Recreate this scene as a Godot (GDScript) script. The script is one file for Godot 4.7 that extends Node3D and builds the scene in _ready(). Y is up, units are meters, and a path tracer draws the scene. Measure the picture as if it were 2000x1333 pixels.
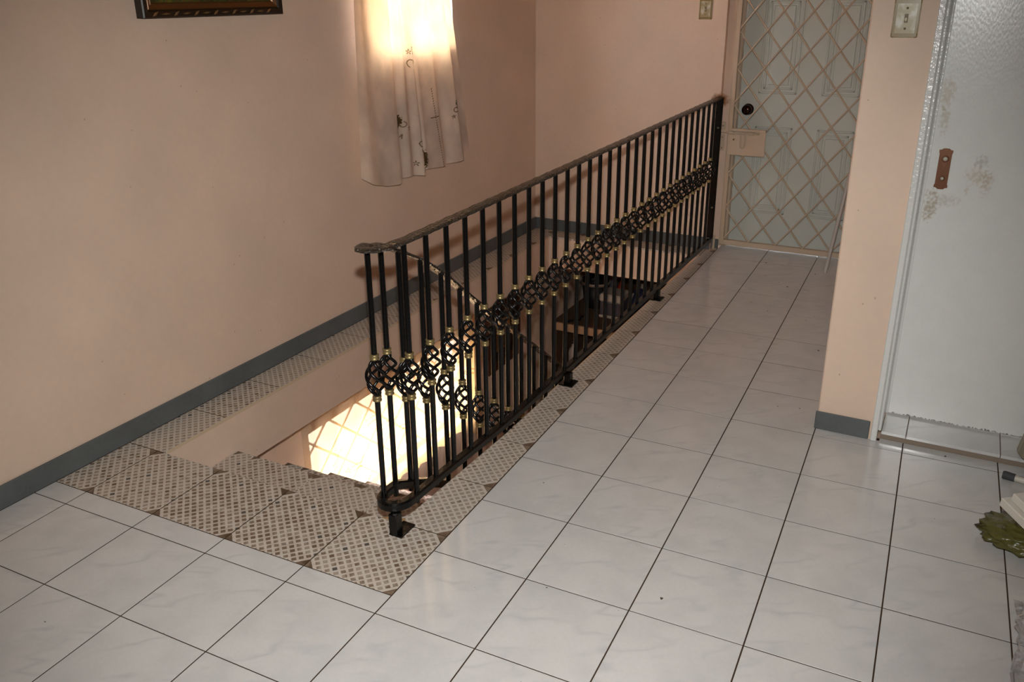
extends Node3D
# A tiled upstairs hall with an open stairwell, a black wrought-iron railing, a gated entrance door and a white interior door.
# Axes: x across the hall, y up, -z along the hall towards the gated door. The tile grid is turned 1.4 degrees against the walls.

const TURN := 0.0243          # sine of the angle between the tile grid and the walls
const TILE := 0.3
const WALL_X := -1.36         # face of the long wall beside the stairwell
const WALL_Z := -3.74         # face of the hall's end wall
const WELL_X0 := -1.18
const WELL_X1 := -0.148
const WELL_Z1 := -3.58
const HALL_X := 0.862         # corner of the pier at the white door
const PIER_Z := -1.585
const ROOM_X := 4.6
const ROOM_Z := 5.2
const CEIL := 2.55
const LOW := -2.75            # lower storey floor

var M := {}
var rng := RandomNumberGenerator.new()


func _ready() -> void:
	rng.seed = 7
	var cam := Camera3D.new()
	cam.name = "camera"
	var near := 0.05
	var focal := 1667.54
	cam.projection = Camera3D.PROJECTION_FRUSTUM
	cam.near = near
	cam.far = 60.0
	cam.size = near * 1333.0 / focal
	cam.frustum_offset = Vector2(0.0, -(666.5 - 617.37) / focal * near)
	cam.position = Vector3(1.17812, 1.53104, 1.44917)
	cam.rotation = Vector3(-0.362323, 0.483935, -0.008187)
	add_child(cam)
	cam.current = true

	var env := Environment.new()
	env.background_mode = Environment.BG_SKY
	var sky := Sky.new()
	var sm := ProceduralSkyMaterial.new()
	sm.sky_top_color = Color(0.86, 0.9, 1.0)
	sm.sky_horizon_color = Color(1.0, 0.97, 0.92)
	sm.ground_bottom_color = Color(0.62, 0.56, 0.48)
	sm.ground_horizon_color = Color(0.9, 0.85, 0.78)
	sm.sky_energy_multiplier = 4.4
	sm.ground_energy_multiplier = 3.0
	sm.sun_angle_max = 0.0
	sky.sky_material = sm
	env.sky = sky
	env.tonemap_mode = Environment.TONE_MAPPER_LINEAR
	env.tonemap_exposure = 1.0
	env.sdfgi_enabled = true
	env.ssao_enabled = true
	env.ssil_enabled = true
	var we := WorldEnvironment.new()
	we.name = "world_environment"
	we.environment = env
	add_child(we)

	# the photographer's flash, a hand's breadth above the lens
	var flash := SpotLight3D.new()
	flash.name = "camera_flash"
	flash.position = Vector3(1.155, 1.668, 1.41)
	flash.rotation = Vector3(-0.475, 0.512, 0.0)
	flash.light_color = Color(0.99, 0.985, 0.97)
	flash.light_energy = 6.95
	flash.light_size = 0.018
	flash.spot_range = 14.0
	flash.spot_attenuation = 2.0
	flash.spot_angle = 44.5
	flash.spot_angle_attenuation = 0.9
	flash.shadow_enabled = true
	add_child(flash)

	make_materials()
	make_shell()
	make_floor()
	make_stairs()
	make_windows()
	make_doors()
	make_railing()
	make_gate()
	make_curtains()
	make_wall_things()
	make_store()
	make_corner_things()


# ---------------------------------------------------------------- helpers

func st_new() -> SurfaceTool:
	var st := SurfaceTool.new()
	st.begin(Mesh.PRIMITIVE_TRIANGLES)
	return st


func tri(st: SurfaceTool, a: Vector3, b: Vector3, c: Vector3, ua := Vector2.ZERO, ub := Vector2.ZERO, uc := Vector2.ZERO) -> void:
	# a, b, c run counter-clockwise seen from outside
	st.set_uv(ua)
	st.add_vertex(a)
	st.set_uv(uc)
	st.add_vertex(c)
	st.set_uv(ub)
	st.add_vertex(b)


func quad(st: SurfaceTool, a: Vector3, b: Vector3, c: Vector3, d: Vector3, ua := Vector2(0, 0), ub := Vector2(1, 0), uc := Vector2(1, 1), ud := Vector2(0, 1)) -> void:
	tri(st, a, b, c, ua, ub, uc)
	tri(st, a, c, d, ua, uc, ud)


func done(st: SurfaceTool, uvs := false) -> ArrayMesh:
	st.generate_normals()
	if uvs:
		st.generate_tangents()
	return st.commit()


func box(st: SurfaceTool, lo: Vector3, hi: Vector3, bevel := 0.0, xf := Transform3D.IDENTITY) -> void:
	st.set_smooth_group(-1)
	if bevel <= 0.0:
		var p := []
		for k in 8:
			p.append(xf * Vector3(hi.x if k & 1 else lo.x, hi.y if k & 2 else lo.y, hi.z if k & 4 else lo.z))
		quad(st, p[4], p[5], p[7], p[6])
		quad(st, p[1], p[0], p[2], p[3])
		quad(st, p[5], p[1], p[3], p[7])
		quad(st, p[0], p[4], p[6], p[2])
		quad(st, p[6], p[7], p[3], p[2])
		quad(st, p[0], p[1], p[5], p[4])
		return
	var b := minf(bevel, 0.49 * minf(hi.x - lo.x, minf(hi.y - lo.y, hi.z - lo.z)))
	# faces inset by the bevel, joined by chamfers
	var f := {}
	for axis in 3:
		for s in 2:
			var u := (axis + 1) % 3
			var v := (axis + 2) % 3
			for ku in 2:
				for kv in 2:
					var q := Vector3.ZERO
					q[axis] = hi[axis] if s else lo[axis]
					q[u] = hi[u] - b if ku else lo[u] + b
					q[v] = hi[v] - b if kv else lo[v] + b
					f[[axis, s, ku, kv]] = xf * q
			var a0: Vector3 = f[[axis, s, 0, 0]]
			var a1: Vector3 = f[[axis, s, 1, 0]]
			var a2: Vector3 = f[[axis, s, 1, 1]]
			var a3: Vector3 = f[[axis, s, 0, 1]]
			if s:
				quad(st, a0, a1, a2, a3)
			else:
				quad(st, a3, a2, a1, a0)
	for axis in 3:          # edges along axis
		var u := (axis + 1) % 3
		var v := (axis + 2) % 3
		for su in 2:
			for sv in 2:
				# face u (side su): its own u-axis is v, v-axis is axis ; face v (side sv): its u-axis is axis, v-axis is u
				var a: Vector3 = f[[u, su, sv, 0]]
				var c: Vector3 = f[[u, su, sv, 1]]
				var d: Vector3 = f[[v, sv, 0, su]]
				var e: Vector3 = f[[v, sv, 1, su]]
				if su == sv:
					quad(st, a, d, e, c)
				else:
					quad(st, d, a, c, e)
	for k in 8:
		var sx := k & 1
		var sy := (k >> 1) & 1
		var sz := (k >> 2) & 1
		var a: Vector3 = f[[0, sx, sy, sz]]
		var c: Vector3 = f[[1, sy, sz, sx]]
		var d: Vector3 = f[[2, sz, sx, sy]]
		if (sx + sy + sz) % 2 == 1:
			tri(st, a, c, d)
		else:
			tri(st, a, d, c)


func box_mesh(lo: Vector3, hi: Vector3, bevel := 0.0) -> ArrayMesh:
	var st := st_new()
	box(st, lo, hi, bevel)
	return done(st)


func frames(pts: Array, closed := false) -> Array:
	# parallel-transported frames along a path
	var out := []
	var n := pts.size()
	var side := Vector3.ZERO
	for i in n:
		var a: Vector3 = pts[(i - 1 + n) % n] if closed or i > 0 else pts[i]
		var b: Vector3 = pts[(i + 1) % n] if closed or i < n - 1 else pts[i]
		var t := (b - a).normalized()
		if side == Vector3.ZERO:
			side = t.cross(Vector3.UP if absf(t.y) < 0.9 else Vector3.RIGHT).normalized()
		side = (side - t * side.dot(t)).normalized()
		out.append(Basis(side, t.cross(side), t))
	return out


func tube(st: SurfaceTool, pts: Array, radius, sides := 8, closed := false) -> void:
	var fr := frames(pts, closed)
	var n := pts.size()
	st.set_smooth_group(1)
	var last := n if closed else n - 1
	for i in last:
		var j := (i + 1) % n
		var ri: float = radius[i] if radius is Array else radius
		var rj: float = radius[j] if radius is Array else radius
		for k in sides:
			var a0 := TAU * k / sides
			var a1 := TAU * (k + 1) / sides
			var bi: Basis = fr[i]
			var bj: Basis = fr[j]
			var p0: Vector3 = pts[i] + (bi.x * cos(a0) + bi.y * sin(a0)) * ri
			var p1: Vector3 = pts[i] + (bi.x * cos(a1) + bi.y * sin(a1)) * ri
			var q0: Vector3 = pts[j] + (bj.x * cos(a0) + bj.y * sin(a0)) * rj
			var q1: Vector3 = pts[j] + (bj.x * cos(a1) + bj.y * sin(a1)) * rj
			var v0 := float(i) / last
			var v1 := float(i + 1) / last
			quad(st, p0, p1, q1, q0, Vector2(float(k) / sides, v0), Vector2(float(k + 1) / sides, v0), Vector2(float(k + 1) / sides, v1), Vector2(float(k) / sides, v1))
	if closed:
		return
	st.set_smooth_group(-1)
	for e in 2:
		var i := 0 if e == 0 else n - 1
		var r: float = radius[i] if radius is Array else radius
		var b: Basis = fr[i]
		for k in sides:
			var a0 := TAU * k / sides
			var a1 := TAU * (k + 1) / sides
			var p0: Vector3 = pts[i] + (b.x * cos(a0) + b.y * sin(a0)) * r
			var p1: Vector3 = pts[i] + (b.x * cos(a1) + b.y * sin(a1)) * r
			if e == 0:
				tri(st, pts[i], p1, p0)
			else:
				tri(st, pts[i], p0, p1)


func tube_mesh(pts: Array, radius, sides := 8, closed := false) -> ArrayMesh:
	var st := st_new()
	tube(st, pts, radius, sides, closed)
	return done(st)


func sweep(st: SurfaceTool, pts: Array, profile: Callable, smooth := -1) -> void:
	# a profile of (across, up) points swept along a path that stays mostly level; profile.call(i) gives the points at place i
	var n := pts.size()
	var rings := []
	var len_at := [0.0]
	for i in n:
		var a: Vector3 = pts[maxi(i - 1, 0)]
		var b: Vector3 = pts[mini(i + 1, n - 1)]
		var t := (b - a).normalized()
		var across := t.cross(Vector3.UP).normalized()
		var up := across.cross(t).normalized()
		var ring := []
		for p in profile.call(i):
			ring.append(pts[i] + across * p.x + up * p.y)
		rings.append(ring)
		if i > 0:
			len_at.append(len_at[i - 1] + (pts[i] - pts[i - 1]).length())
	var m: int = rings[0].size()
	for i in n - 1:
		for k in m:
			var l := (k + 1) % m
			st.set_smooth_group(smooth)
			quad(st, rings[i][k], rings[i][l], rings[i + 1][l], rings[i + 1][k],
				Vector2(float(k) / m, len_at[i] * 10.0), Vector2(float(k + 1) / m, len_at[i] * 10.0), Vector2(float(k + 1) / m, len_at[i + 1] * 10.0), Vector2(float(k) / m, len_at[i + 1] * 10.0))
	st.set_smooth_group(-1)
	for e in 2:
		var ring: Array = rings[0] if e == 0 else rings[n - 1]
		for k in range(1, m - 1):
			if e == 0:
				tri(st, ring[0], ring[k + 1], ring[k])
			else:
				tri(st, ring[0], ring[k], ring[k + 1])


func lathe(st: SurfaceTool, prof: Array, sides := 20, xf := Transform3D.IDENTITY, smooth := 1) -> void:
	# prof: Vector2(radius, height) from the bottom up
	st.set_smooth_group(smooth)
	for i in prof.size() - 1:
		for k in sides:
			var a0 := TAU * k / sides
			var a1 := TAU * (k + 1) / sides
			var p: Vector2 = prof[i]
			var q: Vector2 = prof[i + 1]
			var p0 := xf * Vector3(p.x * cos(a0), p.y, -p.x * sin(a0))
			var p1 := xf * Vector3(p.x * cos(a1), p.y, -p.x * sin(a1))
			var q0 := xf * Vector3(q.x * cos(a0), q.y, -q.x * sin(a0))
			var q1 := xf * Vector3(q.x * cos(a1), q.y, -q.x * sin(a1))
			if p.x > 1e-5:
				tri(st, p0, p1, q1, Vector2(float(k) / sides, p.y), Vector2(float(k + 1) / sides, p.y), Vector2(float(k + 1) / sides, q.y))
			if q.x > 1e-5:
				tri(st, p0, q1, q0, Vector2(float(k) / sides, p.y), Vector2(float(k + 1) / sides, q.y), Vector2(float(k) / sides, q.y))


func lathe_mesh(prof: Array, sides := 20, smooth := 1) -> ArrayMesh:
	var st := st_new()
	lathe(st, prof, sides, Transform3D.IDENTITY, smooth)
	return done(st)


func slab(poly: PackedVector2Array, y0: float, y1: float, bevel: float, uv_of: Callable) -> ArrayMesh:
	# an outline in (x, z) given thickness, its upper edge chamfered
	var st := st_new()
	st.set_smooth_group(-1)
	if Geometry2D.is_polygon_clockwise(poly):
		poly.reverse()
	var top := poly
	var inset := Geometry2D.offset_polygon(poly, -bevel)
	if inset.size() == 1 and inset[0].size() == poly.size():
		var q: PackedVector2Array = inset[0]
		if Geometry2D.is_polygon_clockwise(q):
			q.reverse()
		# line up the first corner
		var best := 0
		for k in q.size():
			if q[k].distance_to(poly[0]) < q[best].distance_to(poly[0]):
				best = k
		var r := PackedVector2Array()
		for k in q.size():
			r.append(q[(best + k) % q.size()])
		top = r
	var idx := Geometry2D.triangulate_polygon(top)
	for k in range(0, idx.size(), 3):
		var a := top[idx[k]]
		var b := top[idx[k + 1]]
		var c := top[idx[k + 2]]
		if (b - a).cross(c - a) > 0.0:      # (x, z) counter-clockwise is clockwise seen from above
			var t := b
			b = c
			c = t
		tri(st, Vector3(a.x, y1, a.y), Vector3(b.x, y1, b.y), Vector3(c.x, y1, c.y), uv_of.call(a), uv_of.call(b), uv_of.call(c))
	var n := poly.size()
	for k in n:
		var l := (k + 1) % n
		var a := poly[k]
		var b := poly[l]
		var yb := y1 - bevel if top != poly else y1
		if top != poly:
			quad(st, Vector3(b.x, yb, b.y), Vector3(a.x, yb, a.y), Vector3(top[k].x, y1, top[k].y), Vector3(top[l].x, y1, top[l].y), uv_of.call(b), uv_of.call(a), uv_of.call(top[k]), uv_of.call(top[l]))
		quad(st, Vector3(b.x, y0, b.y), Vector3(a.x, y0, a.y), Vector3(a.x, yb, a.y), Vector3(b.x, yb, b.y), uv_of.call(b), uv_of.call(a), uv_of.call(a), uv_of.call(b))
	return done(st)


func numbered(called: String) -> String:
	if not has_node(NodePath(called)):
		return called
	var k := 1
	while has_node(NodePath("%s_%03d" % [called, k])):
		k += 1
	return "%s_%03d" % [called, k]


func thing(called: String, label: String, category: String, at := Vector3.ZERO, group := "") -> Node3D:
	var o := Node3D.new()
	o.name = numbered(called)
	add_child(o)
	o.position = at
	o.set_meta("label", label)
	o.set_meta("category", category)
	if group:
		o.set_meta("group", group)
	return o


func part(parent: Node3D, called: String, mesh: Mesh, mat: Material, xf := Transform3D.IDENTITY) -> MeshInstance3D:
	var o := MeshInstance3D.new()
	o.name = called
	o.mesh = mesh
	o.material_override = mat
	o.transform = xf
	parent.add_child(o, true)
	return o


func structure(called: String, mesh: Mesh, mat: Material) -> MeshInstance3D:
	var o := part(self, called, mesh, mat)
	o.set_meta("kind", "structure")
	return o


func boxes_mesh(list: Array, bevel := 0.0) -> ArrayMesh:
	var st := st_new()
	for b in list:
		box(st, b[0], b[1], bevel)
	return done(st)


func v3(x: float, y: float, z: float) -> Vector3:
	return Vector3(x, y, z)


func g2h(p: Vector2) -> Vector2:
	# tile grid to house axes
	var c := sqrt(1.0 - TURN * TURN)
	return Vector2(c * p.x + TURN * p.y, -TURN * p.x + c * p.y)


func h2g(p: Vector2) -> Vector2:
	var c := sqrt(1.0 - TURN * TURN)
	return Vector2(c * p.x - TURN * p.y, TURN * p.x + c * p.y)


# ---------------------------------------------------------------- materials

func mat(color: Color, rough := 0.6, metal := 0.0, spec := 0.5) -> StandardMaterial3D:
	var m := StandardMaterial3D.new()
	m.albedo_color = color
	m.roughness = rough
	m.metallic = metal
	m.metallic_specular = spec
	return m


func noise(seed_: int, freq: float, octaves := 4, kind := FastNoiseLite.TYPE_SIMPLEX_SMOOTH) -> FastNoiseLite:
	var n := FastNoiseLite.new()
	n.seed = seed_
	n.noise_type = kind
	n.frequency = freq
	n.fractal_octaves = octaves
	return n


func tex(im: Image) -> ImageTexture:
	im.generate_mipmaps()
	return ImageTexture.create_from_image(im)


func seamless(n: FastNoiseLite, size: int) -> Image:
	var im := n.get_seamless_image(size, size, false, false, 0.15, true)
	im.convert(Image.FORMAT_L8)
	return im


func paint_texture(seed_: int, base: Color, spread: float, flecks: int, fleck: Color) -> ImageTexture:
	# coat of paint: soft mottling, finer grain and a few flecks of dirt
	var size := 512
	var a := seamless(noise(seed_, 0.006, 3), size)
	var b := seamless(noise(seed_ + 1, 0.09, 3), size)
	var im := Image.create(size, size, false, Image.FORMAT_RGB8)
	for y in size:
		for x in size:
			var k := 1.0 + spread * ((a.get_pixel(x, y).r - 0.5) * 1.4 + (b.get_pixel(x, y).r - 0.5) * 0.6)
			im.set_pixel(x, y, Color(base.r * k, base.g * k, base.b * k))
	var r := RandomNumberGenerator.new()
	r.seed = seed_
	for k in flecks:
		var cx := r.randi_range(2, size - 3)
		var cy := r.randi_range(2, size - 4)
		im.set_pixel(cx, cy, fleck)
		if r.randf() < 0.5:
			im.set_pixel(cx, cy + 1, base.lerp(fleck, 0.6))
	return tex(im)


func normal_texture(seed_: int, freq: float, strength: float, octaves := 3) -> ImageTexture:
	var im := noise(seed_, freq, octaves).get_seamless_image(512, 512, false, false, 0.15, true)
	im.convert(Image.FORMAT_RGBA8)
	im.bump_map_to_normal_map(strength)
	return tex(im)


func triplanar(m: StandardMaterial3D, repeat_m: float, offset := Vector3.ZERO) -> StandardMaterial3D:
	m.uv1_triplanar = true
	m.uv1_world_triplanar = true
	m.uv1_scale = Vector3.ONE / repeat_m
	m.uv1_offset = offset
	return m


func make_materials() -> void:
	# peach wall paint
	var w := mat(Color.WHITE, 0.62)
	w.albedo_texture = paint_texture(11, Color(0.845, 0.745, 0.665), 0.035, 26, Color(0.62, 0.5, 0.42))
	w.normal_enabled = true
	w.normal_texture = normal_texture(5, 0.03, 3.0)
	w.normal_scale = 0.1
	M.wall = triplanar(w, 1.7)
	M.ceiling = mat(Color(0.72, 0.53, 0.35), 0.55)
	# slate-blue skirting paint
	var sk := mat(Color.WHITE, 0.5)
	sk.albedo_texture = paint_texture(31, Color(0.345, 0.36, 0.362), 0.12, 160, Color(0.5, 0.5, 0.48))
	M.skirting = triplanar(sk, 0.9)
	# marble floor tiles: four slabs cut from the same stone
	var marble := marble_texture()
	var fine := normal_texture(77, 0.012, 2.0, 2)
	M.marble = []
	for k in 5:
		var m := mat(Color(1, 1, 1), 0.14)
		m.albedo_texture = marble
		m.normal_enabled = true
		m.normal_texture = fine
		m.normal_scale = 0.05
		triplanar(m, 0.85, Vector3(0.31 * k, 0.0, 0.47 * k + 0.13 * k * k))
		M.marble.append(m)
	M.grout = mat(Color(0.27, 0.215, 0.17), 0.95, 0.0, 0.1)
	# printed stair tiles with a diagonal mosaic, three states of grime
	M.mosaic = []
	for k in 3:
		var m := mat(Color.WHITE, 0.5)
		var pair := mosaic_images(100 + k, [0.1, 0.5, 0.85][k])
		m.albedo_texture = tex(pair[0])
		m.heightmap_enabled = true
		m.heightmap_texture = tex(pair[1])
		m.heightmap_scale = 0.08
		M.mosaic.append(m)
	M.sill = mat(Color(0.52, 0.46, 0.40), 0.7)
	M.concrete = mat(Color(0.55, 0.46, 0.38), 0.9)
	M.cut_edge = mat(Color(0.78, 0.69, 0.58), 0.7)
	# iron
	M.iron = mat(Color(0.032, 0.03, 0.029), 0.24, 0.0, 0.4)
	M.iron.normal_enabled = true
	M.iron.normal_texture = normal_texture(41, 0.05, 4.0)
	M.iron.normal_scale = 0.25
	triplanar(M.iron, 0.25)
	var hr := mat(Color(0.19, 0.16, 0.13), 0.15, 0.3, 0.9)
	hr.normal_enabled = true
	hr.normal_texture = normal_texture(43, 0.02, 34.0, 3)
	hr.normal_scale = 1.0
	M.handrail = triplanar(hr, 0.14)
	M.brass = mat(Color(0.56, 0.49, 0.33), 0.42, 0.7)
	M.bolt = mat(Color(0.5, 0.46, 0.4), 0.4, 0.8)
	# paint on doors and gate
	var wd := mat(Color.WHITE, 0.24)
	wd.normal_enabled = true
	wd.normal_texture = brush_normal()
	wd.normal_scale = 0.2
	wd.albedo_color = Color(0.84, 0.84, 0.825)
	M.white_gloss = triplanar(wd, 0.5)
	var d1 := mat(Color(0.74, 0.76, 0.73), 0.4)
	M.door_paint = d1
	M.gate_paint = mat(Color(0.74, 0.665, 0.575), 0.5)
	M.knob = mat(Color(0.2, 0.12, 0.09), 0.15, 0.85)
	M.copper = mat(Color(0.42, 0.27, 0.18), 0.45, 0.55)
	M.plate = mat(Color.WHITE, 0.22)
	M.plate.albedo_texture = worn_plate()

	M.plate_dark = mat(Color(0.45, 0.39, 0.27), 0.5)
	M.frame_metal = mat(Color(0.75, 0.72, 0.66), 0.5)
	M.rod = mat(Color(0.55, 0.5, 0.42), 0.35, 0.6)


func worn_plate() -> ImageTexture:
	# ivory plastic, yellowed at the rim and rubbed paler by hands
	var n := noise(55, 0.018, 4)
	var im := Image.create(96, 128, false, Image.FORMAT_RGB8)
	for y in 128:
		for x in 96:
			var e := minf(minf(x, 95 - x) / 96.0, minf(y, 127 - y) / 128.0)
			var c := Color(0.56, 0.49, 0.34) if e < 0.09 else Color(0.66, 0.61, 0.48)
			if e >= 0.09:
				c = c.lerp(Color(0.8, 0.79, 0.73), clampf(n.get_noise_2d(x, y) * 1.5 + 0.25, 0.0, 1.0))
			im.set_pixel(x, y, c)
	return tex(im)


func marble_texture() -> ImageTexture:
	var size := 1024
	var n1 := seamless(noise(3, 0.0022, 4), size)
	var n2 := seamless(noise(4, 0.004, 3), size)
	var n3 := seamless(noise(8, 0.05, 3), size)
	var im := Image.create(size, size, false, Image.FORMAT_RGB8)
	for y in size:
		for x in size:
			# veins run slantwise: shear the lookup
			var xs := (x + y) % size
			var a := n1.get_pixel(xs, y).r - 0.5
			var vein := pow(1.0 - clampf(absf(a) * 7.0, 0.0, 1.0), 2.0)
			var cloud := n2.get_pixel(x, y).r
			vein *= clampf(cloud * 2.2 - 0.7, 0.0, 1.0)
			var k := 0.80 + 0.03 * (cloud - 0.5) + 0.02 * (n3.get_pixel(x, y).r - 0.5)
			var c := Color(k * 0.995, k * 0.99, k * 0.978)
			c = c.lerp(Color(0.6, 0.615, 0.63), 0.3 * vein + 0.10 * clampf(1.2 - cloud * 2.4, 0.0, 1.0))
			im.set_pixel(x, y, c)
	return tex(im)


func mosaic_images(seed_: int, grime: float) -> Array:
	# a fired tile: pale lattice laid cornerwise, small sunk taupe squares, a few slate ones, solid corners; dirt sits in the sunk squares
	var size := 512
	var n := 10.0
	var dirt := noise(seed_, 0.012, 3)
	var grain := noise(seed_ + 50, 0.2, 2)
	var r := RandomNumberGenerator.new()
	r.seed = seed_
	var shade := {}
	var im := Image.create(size, size, false, Image.FORMAT_RGB8)
	var hi := Image.create(size, size, false, Image.FORMAT_L8)
	for y in size:
		for x in size:
			var u := (x + 0.5) / size
			var v := (y + 0.5) / size
			var a := (u + v) * n + 0.5
			var b := (u - v) * n + 0.5
			var fa := a - floorf(a)
			var fb := b - floorf(b)
			var g := grain.get_noise_2d(x, y)
			var corner := minf(minf(u + v, 2.0 - u - v), minf(1.0 - u + v, 1.0 + u - v)) * n
			var c := Color(0.77, 0.735, 0.69)
			var h := 1.0
			var here := clampf(grime + dirt.get_noise_2d(x, y) * 1.1, 0.0, 1.0)
			if corner < 1.2:
				c = Color(0.52, 0.45, 0.385).lerp(Color(0.33, 0.26, 0.2), here)
				h = 0.35
			elif absf(fa - 0.5) < 0.32 and absf(fb - 0.5) < 0.32 and corner > 1.4:
				var key := Vector2i(int(floorf(a)), int(floorf(b)))
				if not shade.has(key):
					shade[key] = [r.randf(), r.randf()]
				var s: Array = shade[key]
				c = Color(0.63, 0.58, 0.53)
				c = c.lerp(Color(0.42, 0.345, 0.275), clampf(here * 1.15 - 0.35 + 0.5 * (s[1] - 0.5), 0.0, 1.0))
				if s[0] < 0.02:
					c = Color(0.33, 0.315, 0.30)
				h = 0.35
			else:
				c = c.lerp(Color(0.6, 0.54, 0.47), clampf(here - 0.75, 0.0, 1.0))
			var k := 1.0 + 0.05 * g
			im.set_pixel(x, y, Color(c.r * k, c.g * k, c.b * k))
			hi.set_pixel(x, y, Color(h, h, h))
	return [im, hi]


func brush_normal() -> ImageTexture:
	# stippled enamel: fine bumps under the gloss
	return normal_texture(61, 0.045, 9.0, 4)


# ---------------------------------------------------------------- the rooms

func make_shell() -> void:
	var xo := WALL_X - 0.16
	# long wall: two windows, one above the other
	var up := [v3(0, 1.27, -2.72), v3(0, 2.2, -1.93)]
	var lo := [v3(0, -1.02, -2.80), v3(0, -0.43, -1.285)]
	structure("wall_stairwell", boxes_mesh([
		[v3(xo, LOW, -5.4), v3(WALL_X, CEIL, lo[0].z)],
		[v3(xo, LOW, lo[1].z), v3(WALL_X, CEIL, ROOM_Z)],
		[v3(xo, LOW, lo[0].z), v3(WALL_X, lo[0].y, lo[1].z)],
		[v3(xo, lo[1].y, lo[0].z), v3(WALL_X, up[0].y, lo[1].z)],
		[v3(xo, up[1].y, lo[0].z), v3(WALL_X, CEIL, lo[1].z)],
		[v3(xo, up[0].y, lo[0].z), v3(WALL_X, up[1].y, up[0].z)],
		[v3(xo, up[0].y, up[1].z), v3(WALL_X, up[1].y, lo[1].z)],
	]), M.wall)
	# end wall with the entrance opening, set back a little beside the gate
	structure("wall_end", boxes_mesh([
		[v3(xo, -0.215, WALL_Z - 0.2), v3(-0.135, CEIL, WALL_Z)],
		[v3(-0.135, 0.0, WALL_Z - 0.2), v3(-0.088, CEIL, WALL_Z - 0.045)],
		[v3(-0.085, 2.08, WALL_Z - 0.2), v3(0.8, CEIL, WALL_Z - 0.085)],
		[v3(0.8, -0.02, WALL_Z - 0.2), v3(HALL_X + 0.2, CEIL, WALL_Z - 0.085)],
	]), M.wall)
	# wall between the hall and the room behind the white door, ending in the pier
	structure("wall_pier", boxes_mesh([
		[v3(HALL_X, -0.02, WALL_Z - 0.2), v3(1.057, CEIL, PIER_Z)],
	], 0.004), M.wall)
	structure("wall_door", boxes_mesh([
		[v3(1.057, 2.1, PIER_Z - 0.2), v3(1.96, CEIL, PIER_Z)],
		[v3(1.96, -0.02, PIER_Z - 0.2), v3(ROOM_X, CEIL, PIER_Z)],
		[v3(1.057, -0.02, -2.9), v3(1.96, CEIL, -2.8)],
	]), M.wall)
	structure("wall_side", boxes_mesh([[v3(ROOM_X, -0.02, PIER_Z - 0.2), v3(ROOM_X + 0.15, CEIL, ROOM_Z)]]), M.wall)
	structure("wall_rear", box_mesh(v3(xo, -0.02, ROOM_Z), v3(ROOM_X + 0.15, CEIL, ROOM_Z + 0.15)), M.wall)
	structure("ceiling", box_mesh(v3(xo, CEIL, -5.4), v3(ROOM_X + 0.15, CEIL + 0.12, ROOM_Z + 0.15)), M.ceiling)
	# storey below
	structure("wall_lower_end", box_mesh(v3(xo, LOW, -5.5), v3(1.2, -0.2, -5.4)), M.wall)
	structure("wall_lower_side", box_mesh(v3(0.9, LOW, -5.4), v3(1.05, -0.24, -0.2)), M.wall)
	structure("wall_lower_near", box_mesh(v3(xo, LOW, -0.2), v3(1.05, -0.24, -0.08)), M.wall)
	structure("floor_lower", box_mesh(v3(xo, LOW - 0.1, -5.4), v3(1.05, LOW, -0.1)), M.marble[1])
	# skirting
	structure("baseboard_stairwell", box_mesh(v3(WALL_X, -0.002, WALL_Z), v3(WALL_X + 0.011, 0.079, ROOM_Z), 0.004), M.skirting)
	structure("baseboard_end", boxes_mesh([
		[v3(WALL_X + 0.011, -0.002, WALL_Z), v3(-0.135, 0.076, WALL_Z + 0.011)],
		[v3(-0.135, -0.002, WALL_Z - 0.045), v3(-0.09, 0.06, WALL_Z - 0.038)],
	], 0.003), M.skirting)
	structure("baseboard_pier", boxes_mesh([
		[v3(HALL_X - 0.006, 0.0, PIER_Z), v3(1.045, 0.072, PIER_Z + 0.008)],
	], 0.003), M.skirting)


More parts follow.
